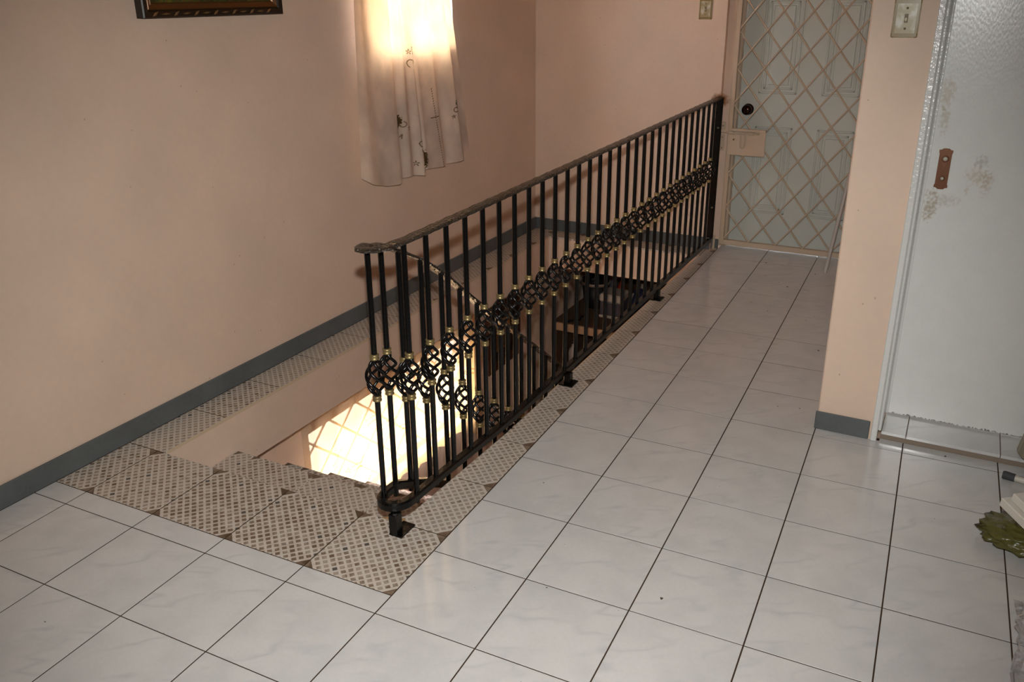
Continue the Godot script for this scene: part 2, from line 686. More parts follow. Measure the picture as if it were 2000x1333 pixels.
func make_floor() -> void:
	# slabs below the tiles; their open edges round the stairwell are painted like the walls
	structure("stairwell_beam", boxes_mesh([
		[v3(WALL_X, -0.24, -3.9), v3(WELL_X0, -0.012, -0.1)],
		[v3(WELL_X0, -0.215, -5.4), v3(WELL_X1, -0.012, WELL_Z1)],
	]), M.wall)
	structure("floor_slab", boxes_mesh([
		[v3(WELL_X1, -0.24, -5.4), v3(1.05, -0.012, -0.2)],
		[v3(WALL_X, -0.24, -0.34), v3(WELL_X1, -0.012, ROOM_Z)],
		[v3(WELL_X1, -0.24, -0.2), v3(ROOM_X, -0.012, ROOM_Z)],
		[v3(1.05, -0.24, -2.9), v3(ROOM_X, -0.012, -0.2)],
	]), M.wall)
	var fl := structure("floor", boxes_mesh([
		[v3(WALL_X, -0.012, -0.345), v3(WELL_X1, -0.0007, 2.4)],
		[v3(WELL_X1, -0.012, -3.94), v3(HALL_X, -0.0007, 2.4)],
		[v3(HALL_X, -0.012, PIER_Z - 0.02), v3(2.5, -0.0007, 2.4)],
		[v3(WALL_X, -0.012, WALL_Z), v3(WELL_X0 - 0.001, -0.0007, -0.345)],
		[v3(WELL_X0 - 0.001, -0.012, WALL_Z), v3(WELL_X1, -0.0007, WELL_Z1 - 0.001)],
	]), M.grout)
	structure("floor_rear", boxes_mesh([
		[v3(WALL_X, -0.012, 2.4), v3(ROOM_X, -0.0005, ROOM_Z)], [v3(2.5, -0.012, PIER_Z), v3(ROOM_X, -0.0005, 2.4)],
	]), M.marble[2])
	var fl_st := "tile"
	var gx := 0.0019
	var gz := 0.0016
	# marble field
	var zf := -0.0785
	var wall_poly := PackedVector2Array([
		Vector2(WALL_X + 0.011, 2.4), Vector2(WALL_X + 0.011, -4.0), Vector2(HALL_X - 0.001, -4.0), Vector2(HALL_X - 0.001, PIER_Z + 0.001),
		Vector2(1.083, PIER_Z + 0.001), Vector2(1.083, -1.605), Vector2(1.96, -1.605), Vector2(1.96, PIER_Z + 0.001), Vector2(2.5, PIER_Z + 0.001), Vector2(2.5, 2.4)])
	var whole := slab(rect(gx, gz, TILE - gx, TILE - gz), -0.006, 0.0, 0.0004, func(p): return p / TILE)
	var count := 0
	for i in range(-5, 9):
		for j in range(-14, 9):
			var lo := Vector2(i * TILE + gx, j * TILE + gz)
			var hi := Vector2((i + 1) * TILE - gx, (j + 1) * TILE - gz)
			if i < 0:
				if hi.y < zf:
					continue
				lo.y = maxf(lo.y, zf + gz)
			if hi.y - lo.y < 0.02:
				continue
			var p := PackedVector2Array([g2h(lo), g2h(Vector2(hi.x, lo.y)), g2h(hi), g2h(Vector2(lo.x, hi.y))])
			var m: Material = M.marble[absi(i * 7 + j * 3 + (i * j) % 5) % 5]
			var inside := true
			for v in p:
				inside = inside and Geometry2D.is_point_in_polygon(v, wall_poly)
			if inside and hi.y - lo.y > TILE - 0.004:
				var o := g2h(Vector2(i * TILE, j * TILE))
				var xf := Transform3D(Basis(Vector3.UP, asin(TURN)), Vector3(o.x, rng.randf_range(-0.0004, 0.0004), o.y))
				part(fl, fl_st, whole, m, xf)
				count += 1
				continue
			for q in Geometry2D.intersect_polygons(p, wall_poly):
				if area(q) > 0.0015:
					part(fl, fl_st, slab(q, -0.006, 0.0, 0.0004, func(v): return h2g(v) / TILE), m)
					count += 1
	# printed tiles: first tread and the margins round the well
	var well_side := PackedVector2Array([Vector2(WALL_X + 0.011, 0.2), Vector2(WALL_X + 0.011, WALL_Z + 0.011), Vector2(WELL_X0 + 0.003, WALL_Z + 0.011), Vector2(WELL_X0 + 0.003, 0.2)])
	var tread_step := -0.375
	for i in range(-5, 0):
		var lo := Vector2(i * TILE + 0.0014, tread_step)
		var hi := Vector2((i + 1) * TILE - 0.0014, zf - 0.0014)
		mosaic_tile(fl, lo, hi, [1, 1, 2, 2, 1][i + 5], PackedVector2Array([Vector2(WALL_X + 0.011, 1.0), Vector2(WALL_X + 0.011, -1.0), Vector2(1.0, -1.0), Vector2(1.0, 1.0)]), Vector2(i * TILE, tread_step))
	for j in 12:
		var z1 := tread_step - 0.0026 - 0.3025 * j
		var z0 := tread_step - 0.3025 * (j + 1)
		mosaic_tile(fl, Vector2(-1.5, z0), Vector2(-1.0, z1), 0 if j != 1 else 1, well_side, Vector2(-1.41, z0))
		var strip := PackedVector2Array([Vector2(-0.178, -0.33), Vector2(-0.152, -1.03), Vector2(WELL_X1 - 0.004, -1.8), Vector2(WELL_X1 - 0.004, -3.83), Vector2(0.5, -3.83), Vector2(0.5, -0.33)])
		mosaic_tile(fl, Vector2(-0.3, z0), Vector2(-0.002, z1), 0, strip, Vector2(-0.3, z0))
	for k in 4:
		mosaic_tile(fl, Vector2(-1.19 + 0.3 * k, -4.0), Vector2(-0.891 + 0.3 * k, -3.4), 0,
			PackedVector2Array([Vector2(WELL_X0 + 0.004, WALL_Z + 0.011), Vector2(WELL_X0 + 0.004, WELL_Z1 + 0.004), Vector2(WELL_X1 - 0.006, WELL_Z1 + 0.004), Vector2(WELL_X1 - 0.006, WALL_Z + 0.011)]), Vector2(-1.19 + 0.3 * k, -3.73))
	# pale trim along the cut edges of the well
	structure("trim_1", boxes_mesh([
		[v3(WELL_X0 - 0.004, -0.012, WELL_Z1), v3(WELL_X0 + 0.005, -0.0005, -0.36)],
		[v3(WELL_X1 - 0.009, -0.012, WELL_Z1), v3(WELL_X1 - 0.003, -0.0005, -1.4)],
	]), M.cut_edge)
	# landing outside the entrance
	structure("floor_outside", box_mesh(v3(-1.5, -0.215, -5.4), v3(2.0, -0.004, -3.941)), M.concrete)
	# small step up to the white door
	var th := structure("trim_2", box_mesh(v3(1.083, -0.012, -1.9), v3(1.96, 0.022, -1.607)), M.sill)
	for k in 4:
		var x0 := [1.085, 1.168, 1.467, 1.766][k] as float
		var x1 := [1.165, 1.464, 1.763, 1.958][k] as float
		part(th, "tile", slab(PackedVector2Array([Vector2(x0, -1.9), Vector2(x1, -1.9), Vector2(x1, -1.603), Vector2(x0, -1.603)]), 0.02, 0.031, 0.001, func(p): return p / TILE), M.marble[k])
	# crumbs and grit lying about
	var st := st_new()
	var r := RandomNumberGenerator.new()
	r.seed = 21
	var spots := [[0.655, -0.40, 0.006], [0.36, -0.30, 0.003], [0.12, -0.78, 0.003], [-0.75, 0.42, 0.003], [0.45, -3.2, 0.008], [0.3, -3.35, 0.006], [0.55, -3.5, 0.006], [0.1, -3.45, 0.005], [0.25, -3.6, 0.007], [0.75, -2.35, 0.006], [0.78, -1.72, 0.005], [0.7, -1.7, 0.004], [1.3, -1.57, 0.006]]
	for k in 70:
		spots.append([r.randf_range(-0.1, 0.85), r.randf_range(-3.75, -2.6), r.randf_range(0.0015, 0.004)])
	for k in 46:
		spots.append([r.randf_range(-1.2, 1.4), r.randf_range(-1.5, 0.6), r.randf_range(0.001, 0.002)])
	for s in spots:
		if s[0] < 0.02 and s[1] < -0.05:
			continue
		var c := Vector3(s[0], 0.0, s[1])
		var e: float = s[2]
		var pts := []
		for a in 5:
			var an := TAU * a / 5.0 + r.randf()
			pts.append(c + Vector3(cos(an) * e * r.randf_range(0.5, 1.2), 0.0002, sin(an) * e * r.randf_range(0.5, 1.2)))
		st.set_smooth_group(-1)
		for a in 5:
			tri(st, c + Vector3(0, e * 0.5, 0), pts[(a + 1) % 5], pts[a])
	var g := part(self, "floor_grit", done(st), mat(Color(0.3, 0.25, 0.2), 0.9))
	g.set_meta("kind", "stuff")
	g.set_meta("label", "dark crumbs and grit scattered over the marble tiles")
	g.set_meta("category", "dirt")


func rect(x0: float, z0: float, x1: float, z1: float) -> PackedVector2Array:
	return PackedVector2Array([Vector2(x0, z0), Vector2(x1, z0), Vector2(x1, z1), Vector2(x0, z1)])


func area(p: PackedVector2Array) -> float:
	var s := 0.0
	for k in p.size():
		s += p[k].cross(p[(k + 1) % p.size()])
	return absf(s) * 0.5


func mosaic_tile(parent: Node3D, lo: Vector2, hi: Vector2, kind: int, clip: PackedVector2Array, origin: Vector2, y := 0.0) -> void:
	var p := PackedVector2Array([g2h(lo), g2h(Vector2(hi.x, lo.y)), g2h(hi), g2h(Vector2(lo.x, hi.y))])
	for q in Geometry2D.intersect_polygons(p, clip):
		if area(q) > 0.001:
			part(parent, "tile", slab(q, y - 0.010, y, 0.0012, func(v): return (h2g(v) - origin) / TILE), M.mosaic[kind])


func make_stairs() -> void:
	# steep flight running down along the hall
	var list := []
	var rise := 0.19
	var run := 0.262
	for k in range(1, 14):
		var y := -0.165 - rise * (k - 1) - 0.012
		var z0 := -0.66 - run * (k - 1)
		list.append([v3(WELL_X0, maxf(LOW, y - 0.30), z0), v3(WELL_X1, y, z0 + run + 0.05)])
	list.append([v3(WELL_X0, -0.45, -0.345), v3(WELL_X1, -0.012, -0.3)])
	var s := structure("staircase", boxes_mesh(list), M.wall)
	for k in range(1, 14):
		var y := -0.165 - rise * (k - 1)
		var z0 := -0.685 - run * (k - 1)
		var z1 := -0.335 - run * (k - 1)
		if k > 1:
			z1 = z0 + run + 0.02
		var joints := [WELL_X0 + 0.002, -1.09, -0.78, -0.47, WELL_X1 - 0.002]
		for t in 4:
			part(s, "tile", slab(rect(joints[t] + 0.001, z0, joints[t + 1] - 0.001, z1), y - 0.012, y, 0.0014, func(v): return (v - Vector2(joints[t], z0)) / TILE), M.mosaic[0 if t != 1 else 1])
	# chipped mortar under the nosing of the second tread
	var st := st_new()
	var r := RandomNumberGenerator.new()
	r.seed = 3
	var x := -1.12
	while x < -0.25:
		var w := r.randf_range(0.05, 0.16)
		box(st, v3(x, -0.185, -0.686 - r.randf_range(0.0, 0.006)), v3(x + w, -0.176, -0.66), 0.002)
		x += w + r.randf_range(0.0, 0.05)
	part(s, "mortar", done(st), M.cut_edge)
	# broken corner of the first tread under the railing's returned end
	st = st_new()
	for k in 9:
		var a := r.randf() * PI
		var c := v3(-0.235 + 0.011 * k, -0.006, -0.366 - 0.012 * sin(k * 0.4) - r.randf() * 0.012)
		box(st, v3(-0.012, -0.008, -0.009), v3(0.012, r.randf_range(0.002, 0.009), 0.009), 0.003, Transform3D(Basis(Vector3.UP, a), c))
	part(s, "broken_mortar", done(st), mat(Color(0.60, 0.46, 0.31), 0.9))


# ---------------------------------------------------------------- windows

func grille(parent: Node3D, x: float, y0: float, y1: float, z0: float, z1: float, dx: float, dy: float) -> void:
	# diamond bars clipped to the opening, in the plane x
	var w := z1 - z0
	var h := y1 - y0
	for fam in 2:
		var k := -int(ceil(w / dx)) - 1
		while k * dy < h + w * dy / dx:
			# line: y = y0 + k*dy +- (z - z0) * dy/dx
			var pts := []
			var sgn := 1.0 if fam == 0 else -1.0
			var base := k * dy
			for t in [0.0, w]:
				var yy: float = base + sgn * t * dy / dx
				if yy >= 0.0 and yy <= h:
					pts.append(Vector2(t, yy))
			for yy in [0.0, h]:
				var t: float = sgn * (yy - base) * dx / dy
				if t > 0.0 and t < w:
					pts.append(Vector2(t, yy))
			if pts.size() >= 2 and pts[0].distance_to(pts[1]) > 0.03:
				var xx := x + (0.004 if fam == 0 else -0.004)
				var a := Vector3(xx, y0 + pts[0].y, z0 + pts[0].x)
				var b := Vector3(xx, y0 + pts[1].y, z0 + pts[1].x)
				part(parent, "bar", tube_mesh([a, b], 0.0065, 6), M.gate_paint)
			k += 1


func make_windows() -> void:
	var spec := [["window_1", 1.27, 2.2, -2.72, -1.93], ["window_2", -1.02, -0.43, -2.80, -1.285]]
	for s in spec:
		var y0: float = s[1]
		var y1: float = s[2]
		var z0: float = s[3]
		var z1: float = s[4]
		var x0 := WALL_X - 0.12
		var f := 0.03
		var zm := (z0 + z1) * 0.5
		var w := structure(s[0], boxes_mesh([
			[v3(x0, y0, z0), v3(x0 + 0.05, y0 + f, z1)], [v3(x0, y1 - f, z0), v3(x0 + 0.05, y1, z1)],
			[v3(x0, y0, z0), v3(x0 + 0.05, y1, z0 + f)], [v3(x0, y0, z1 - f), v3(x0 + 0.05, y1, z1)],
			[v3(x0, y0, zm - 0.015), v3(x0 + 0.05, y1, zm + 0.015)],
		], 0.004), M.frame_metal)
		var glass := mat(Color(0.95, 0.98, 1.0, 0.06), 0.02)
		glass.transparency = BaseMaterial3D.TRANSPARENCY_ALPHA
		for k in 2:
			part(w, "pane", box_mesh(v3(x0 + 0.022, y0 + f, z0 + f if k == 0 else zm + 0.015), v3(x0 + 0.027, y1 - f, zm - 0.015 if k == 0 else z1 - f)), glass)
		grille(w, x0 + 0.075, y0, y1, z0, z1, 0.22, 0.19)


# ---------------------------------------------------------------- doors

func make_doors() -> void:
	# entrance door behind the gate: six sunk panels, three rows
	var z := -3.9
	var x0 := -0.057
	var x1 := 0.735
	var cols := [[0.05, 0.27], [0.412, 0.618]]
	var rows := [[0.23, 0.76], [0.955, 1.5], [1.62, 1.88]]
	var d := structure("door_1", box_mesh(v3(x0, 0.008, z - 0.045), v3(x1, 2.05, z)), M.door_paint)
	# stiles and rails stand proud of the sunk fields
	for c in cols:
		for r in rows:
			var st := st_new()
			var a: Array = c
			var b: Array = r
			for n in 2:
				var e := 0.0 if n == 0 else 0.026
				var t := 0.012
				var p := 0.008 if n == 0 else 0.006
				box(st, v3(a[0] + e, b[0] + e, z), v3(a[1] - e, b[0] + e + t, z + p), 0.003)
				box(st, v3(a[0] + e, b[1] - e - t, z), v3(a[1] - e, b[1] - e, z + p), 0.003)
				box(st, v3(a[0] + e, b[0] + e, z), v3(a[0] + e + t, b[1] - e, z + p), 0.003)
				box(st, v3(a[1] - e - t, b[0] + e, z), v3(a[1] - e, b[1] - e, z + p), 0.003)
			box(st, v3(a[0] + 0.05, b[0] + 0.05, z), v3(a[1] - 0.05, b[1] - 0.05, z + 0.007), 0.006)
			part(d, "panel", done(st), M.door_paint)
	var knob := part(d, "knob", lathe_mesh([Vector2(0.0, 0.0), Vector2(0.033, 0.0), Vector2(0.034, 0.006), Vector2(0.014, 0.012), Vector2(0.013, 0.022), Vector2(0.027, 0.03), Vector2(0.031, 0.042), Vector2(0.028, 0.055), Vector2(0.016, 0.062), Vector2(0.0, 0.063)], 24), M.knob)
	knob.transform = Transform3D(Basis(Vector3.RIGHT, PI / 2.0), Vector3(-0.002, 0.858, z))
	# jambs of the entrance
	structure("trim_3", boxes_mesh([
		[v3(-0.085, 0.0, -3.94), v3(-0.06, 2.08, -3.86)], [v3(0.74, 0.0, -3.94), v3(0.8, 2.08, -3.86)], [v3(-0.085, 2.055, -3.94), v3(0.8, 2.08, -3.86)],
	], 0.003), M.gate_paint)

	# white flush door beside the pier
	var lz := -1.76
	var lf := mat(Color.WHITE, 0.24)
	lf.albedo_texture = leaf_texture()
	lf.normal_enabled = true
	lf.normal_texture = normal_texture(62, 0.22, 6.0, 2)
	lf.normal_scale = 0.012
	lf.uv1_scale = Vector3.ONE
	var st := st_new()
	st.set_smooth_group(-1)
	box(st, v3(1.09, 0.036, lz - 0.04), v3(1.93, 2.06, lz - 0.0006), 0.002)
	var d2 := structure("door_2", done(st), M.white_gloss)
	var st2 := st_new()
	st2.set_smooth_group(-1)
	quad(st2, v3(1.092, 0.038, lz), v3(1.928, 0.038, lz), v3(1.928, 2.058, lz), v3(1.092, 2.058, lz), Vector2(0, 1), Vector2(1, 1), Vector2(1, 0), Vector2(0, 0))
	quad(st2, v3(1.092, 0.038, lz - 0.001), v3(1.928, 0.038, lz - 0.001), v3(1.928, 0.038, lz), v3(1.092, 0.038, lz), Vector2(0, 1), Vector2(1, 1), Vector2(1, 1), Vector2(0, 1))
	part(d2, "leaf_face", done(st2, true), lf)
	# keyhole plate, the handle gone
	var pl := part(d2, "keyhole_plate", plate_mesh(), M.copper, Transform3D(Basis(Vector3.FORWARD, 0.0), v3(1.137, 0.964, lz)))
	for h in [[0.034, 0.0075], [-0.032, 0.0055]]:
		part(pl, "spindle_hole", lathe_mesh([Vector2(0.0, 0.0), Vector2(h[1] * 1.5, 0.0), Vector2(h[1] * 1.5, 0.0018), Vector2(h[1], 0.0022), Vector2(h[1], 0.001)], 16), M.copper, Transform3D(Basis(Vector3.RIGHT, PI / 2.0), v3(0.001, h[0], 0.0025)))
		part(pl, "spindle_bore", lathe_mesh([Vector2(0.0, 0.0), Vector2(h[1], 0.0), Vector2(h[1], 0.0012), Vector2(0.0, 0.0012)], 16), M.frame_metal, Transform3D(Basis(Vector3.RIGHT, PI / 2.0), v3(0.001, h[0], 0.003)))
	# casing and stop of that door
	structure("trim_4", boxes_mesh([
		[v3(1.052, 0.0, -1.80), v3(1.073, 2.1, -1.572)],
		[v3(1.073, 0.031, -1.80), v3(1.083, 2.1, -1.60)],
		[v3(1.083, 0.031, -1.84), v3(1.0925, 2.1, -1.762)],
		[v3(1.052, 2.07, -1.80), v3(1.96, 2.11, -1.572)],
		[v3(1.932, 0.031, -1.80), v3(1.965, 2.1, -1.572)],
	], 0.003), M.white_gloss)


func plate_mesh() -> ArrayMesh:
	# waisted plate with eared ends
	var st := st_new()
	st.set_smooth_group(-1)
	var half := [Vector2(0.0, 0.069), Vector2(0.009, 0.0685), Vector2(0.014, 0.064), Vector2(0.021, 0.063), Vector2(0.021, 0.056), Vector2(0.019, 0.052), Vector2(0.019, -0.052), Vector2(0.021, -0.056), Vector2(0.021, -0.063), Vector2(0.014, -0.064), Vector2(0.009, -0.0685), Vector2(0.0, -0.069)]
	var out := []
	for p in half:
		out.append(p)
	for k in range(half.size() - 2, 0, -1):
		out.append(Vector2(-half[k].x, half[k].y))
	var n := out.size()
	for k in n:
		var a: Vector2 = out[k]
		var b: Vector2 = out[(k + 1) % n]
		tri(st, v3(0, 0, 0.0032), v3(b.x, b.y, 0.0022), v3(a.x, a.y, 0.0022))
		quad(st, v3(a.x, a.y, 0.0), v3(a.x, a.y, 0.0022), v3(b.x, b.y, 0.0022), v3(b.x, b.y, 0.0))
	return done(st)


func leaf_texture() -> ImageTexture:
	# white door paint with hand grime round the lock and scuffs
	var w := 512
	var h := 1024
	var n := noise(91, 0.02, 4)
	var f := noise(92, 0.12, 3)
	var im := Image.create(w, h, false, Image.FORMAT_RGB8)
	# stains: x, y in metres, half sizes, strength, colour
	var marks := [
		[1.112, 1.215, 0.02, 0.05, 0.28, Color(0.62, 0.52, 0.38)], [1.118, 1.12, 0.016, 0.04, 0.28, Color(0.58, 0.5, 0.38)],
		[1.245, 0.945, 0.035, 0.03, 0.28, Color(0.66, 0.54, 0.42)], [1.275, 0.925, 0.02, 0.045, 0.3, Color(0.66, 0.56, 0.46)],
		[1.115, 0.84, 0.018, 0.05, 0.4, Color(0.5, 0.4, 0.28)], [1.25, 1.0, 0.02, 0.02, 0.3, Color(0.5, 0.48, 0.44)],
		[1.215, 0.9, 0.01, 0.02, 0.3, Color(0.68, 0.56, 0.45)], [1.15, 0.86, 0.05, 0.02, 0.25, Color(0.6, 0.55, 0.47)]]
	for y in h:
		for x in w:
			var mx := 1.092 + 0.836 * (x + 0.5) / w
			var my := 2.058 - 2.02 * (y + 0.5) / h
			var g := n.get_noise_2d(x, y)
			var e := f.get_noise_2d(x, y)
			var k := 0.86 + 0.012 * g + 0.008 * e
			var c := Color(k, k, k * 0.982)
			for s in marks:
				var dx: float = (mx - s[0]) / s[2]
				var dy: float = (my - s[1]) / s[3]
				var q := 0.8 - (dx * dx + dy * dy) * 0.6 + 1.1 * e + 0.7 * g
				if q > 0.0:
					c = c.lerp(s[5], clampf(q, 0.0, 1.0) * s[4])
			# thin ragged line of shade painted along the lower edge
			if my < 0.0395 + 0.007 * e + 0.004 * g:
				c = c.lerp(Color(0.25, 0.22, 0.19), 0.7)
			im.set_pixel(x, y, c)
	return tex(im)


# ---------------------------------------------------------------- railing

func rail_y(z: float) -> float:
	return 0.889 + 0.0125 * (-0.42 - z)


func drop_y(z: float) -> float:
	# underside of the falling handrail
	var pts := [Vector2(-0.36, 0.874), Vector2(-0.44, 0.858), Vector2(-0.517, 0.82), Vector2(-0.634, 0.762), Vector2(-0.752, 0.682), Vector2(-0.963, 0.517), Vector2(-1.512, 0.11), Vector2(-3.4, -1.29)]
	for k in pts.size() - 1:
		if z <= pts[k].x and z >= pts[k + 1].x:
			return lerpf(pts[k].y, pts[k + 1].y, (z - pts[k].x) / (pts[k + 1].x - pts[k].x))
	return pts[pts.size() - 1].y if z < -3.4 else 0.874


func basket_mesh() -> ArrayMesh:
	var st := st_new()
	var n := 4
	var hgt := 0.108
	for k in n:
		var pts := []
		for i in 19:
			var t := i / 18.0
			var a := TAU * k / n + 4.6 * (t - 0.5)
			var r := 0.006 + 0.022 * pow(sin(PI * t), 0.8)
			pts.append(v3(cos(a) * r, (t - 0.5) * hgt, sin(a) * r))
		tube(st, pts, 0.0048, 7)
	# the rods are forged together at both ends
	for s in [-1.0, 1.0]:
		tube(st, [v3(0, s * hgt * 0.44, 0), v3(0, s * (hgt * 0.5 + 0.012), 0)], [0.0085, 0.0085], 8)
	return done(st)


func make_railing() -> void:
	var rx := -0.139
	var dx := -0.23
	var t := thing("stair_railing", "black wrought iron railing with twisted baskets and brass collars around the open stairwell", "railing", v3(rx, 0.0, -0.3))
	var off := Transform3D(Basis.IDENTITY, -t.position)
	# embossed flat handrail, round the scroll and down the stairs
	var path := []
	var z := -3.735
	while z < -0.43:
		path.append(v3(rx, rail_y(z) + 0.006, z))
		z += 0.0125
	for k in 25:
		var a := PI * k / 24.0
		path.append(v3(-0.1845 + 0.0455 * cos(a), lerpf(0.897, 0.882, k / 24.0), -0.375 + 0.058 * sin(a)))
	z = -0.385
	while z > -3.4:
		path.append(v3(dx, drop_y(z) + 0.008, z))
		z -= 0.0125
	var st := st_new()
	sweep(st, path, func(i):
		var w := 0.0205 + 0.0013 * sin(i * 1.57)
		var hh := 0.0055 + 0.0008 * sin(i * 0.9 + 0.4)
		return [Vector2(-w, -0.004), Vector2(-w, 0.002), Vector2(-w * 0.75, hh), Vector2(0.0, hh + 0.001), Vector2(w * 0.75, hh), Vector2(w, 0.002), Vector2(w, -0.004), Vector2(w * 0.6, -0.006), Vector2(-w * 0.6, -0.006)], -1)
	part(t, "handrail", done(st), M.handrail, off)
	# bottom rail with its returned end
	path = []
	z = -3.735
	while z < -0.45:
		path.append(v3(rx, 0.058 + 0.026 * smoothstep(-1.1, -0.42, z), z))
		z += 0.15
	for k in 17:
		var a := PI * k / 16.0
		path.append(v3(-0.1845 + 0.0455 * cos(a), 0.086, -0.385 + 0.06 * sin(a)))
	z = -0.44
	while z > -3.4:
		path.append(v3(dx, minf(0.086, drop_y(z) - 0.775), z))
		z -= 0.08 if z > -0.8 else 0.3
	st = st_new()
	sweep(st, path, func(_i):
		var w := 0.0145
		var h := 0.0145
		var c := 0.005
		return [Vector2(-w, -h + c), Vector2(-w, h - c), Vector2(-w + c, h), Vector2(w - c, h), Vector2(w, h - c), Vector2(w, -h + c), Vector2(w - c, -h), Vector2(-w + c, -h)])
	part(t, "bottom_rail", done(st), M.iron, off)
	# balusters
	var basket := basket_mesh()
	var collar := lathe_mesh([Vector2(0.0, -0.009), Vector2(0.0105, -0.009), Vector2(0.0135, -0.0075), Vector2(0.0138, -0.004), Vector2(0.0118, -0.0015), Vector2(0.0118, 0.0015), Vector2(0.0138, 0.004), Vector2(0.0135, 0.0075), Vector2(0.0105, 0.009), Vector2(0.0, 0.009)], 14)
	var places := []
	for k in 30:
		var bz := -0.418 - 0.1105 * k
		places.append([rx, bz, 0.06, rail_y(bz) + 0.002, 0.488 + 0.011 * (-0.42 - bz)])
	places.append([-0.222, -0.362, 0.06, 0.884, 0.488])
	places.append([-0.218, -0.418, 0.06, 0.872, 0.486])
	for k in 20:
		var bz := -0.517 - 0.1125 * k
		var y1 := drop_y(bz)
		places.append([dx, bz, y1 - 0.80, y1 + 0.006, y1 - 0.402])
	var shafts := {}
	for p in places:
		var y0: float = p[2]
		var y1: float = p[3]
		var yb: float = p[4]
		var base := Transform3D(Basis.IDENTITY, v3(p[0], 0, p[1]) - t.position)
		var key := "%0.3f %0.3f %0.3f" % [y0 - yb, y1 - yb, 0.0]
		if not shafts.has(key):
			var s2 := st_new()
			tube(s2, [v3(0, y0 - yb, 0), v3(0, -0.062, 0)], 0.0087, 10)
			tube(s2, [v3(0, 0.062, 0), v3(0, y1 - yb, 0)], 0.0087, 10)
			shafts[key] = done(s2)
		var b := part(t, "baluster", shafts[key], M.iron, base * Transform3D(Basis.IDENTITY, v3(0, yb, 0)))
		part(b, "basket", basket, M.iron, Transform3D(Basis(Vector3.UP, rng.randf() * TAU), Vector3.ZERO))
		part(b, "collar", collar, M.brass, Transform3D(Basis.IDENTITY, v3(0, 0.066, 0)))
		part(b, "collar", collar, M.brass, Transform3D(Basis.IDENTITY, v3(0, -0.066, 0)))
	# feet on the margin of printed tiles
	var feet := [v3(-0.154, 0, -0.32), v3(-0.122, 0, -1.524), v3(-0.13, 0, -2.695)]
	for k in 3:
		var f: Vector3 = feet[k]
		var leg := part(t, "foot_post", box_mesh(v3(-0.014, 0.004, -0.016), v3(0.014, 0.073 if k == 0 else 0.05, 0.016), 0.002), M.iron, Transform3D(Basis.IDENTITY, f - t.position))
		var pm := box_mesh(v3(-0.015, 0.0, -0.06), v3(0.03, 0.006, 0.016), 0.001) if k == 0 else box_mesh(v3(-0.03, 0.0, -0.034), v3(0.032, 0.006, 0.034), 0.001)
		part(leg, "foot_plate", pm, M.iron)
	# flat bar bolted to the end wall
	var plate := part(t, "wall_plate", box_mesh(v3(-0.158, 0.07, WALL_Z + 0.0005), v3(-0.116, rail_y(WALL_Z) + 0.01, WALL_Z + 0.007), 0.0015), M.iron, off)
	for y in [0.27, 0.76]:
		part(plate, "bolt", lathe_mesh([Vector2(0.0, 0.0), Vector2(0.007, 0.0), Vector2(0.006, 0.004), Vector2(0.0, 0.005)], 10), M.bolt, Transform3D(Basis(Vector3.RIGHT, PI / 2.0), v3(-0.135, y, WALL_Z + 0.007)))


# ---------------------------------------------------------------- gate

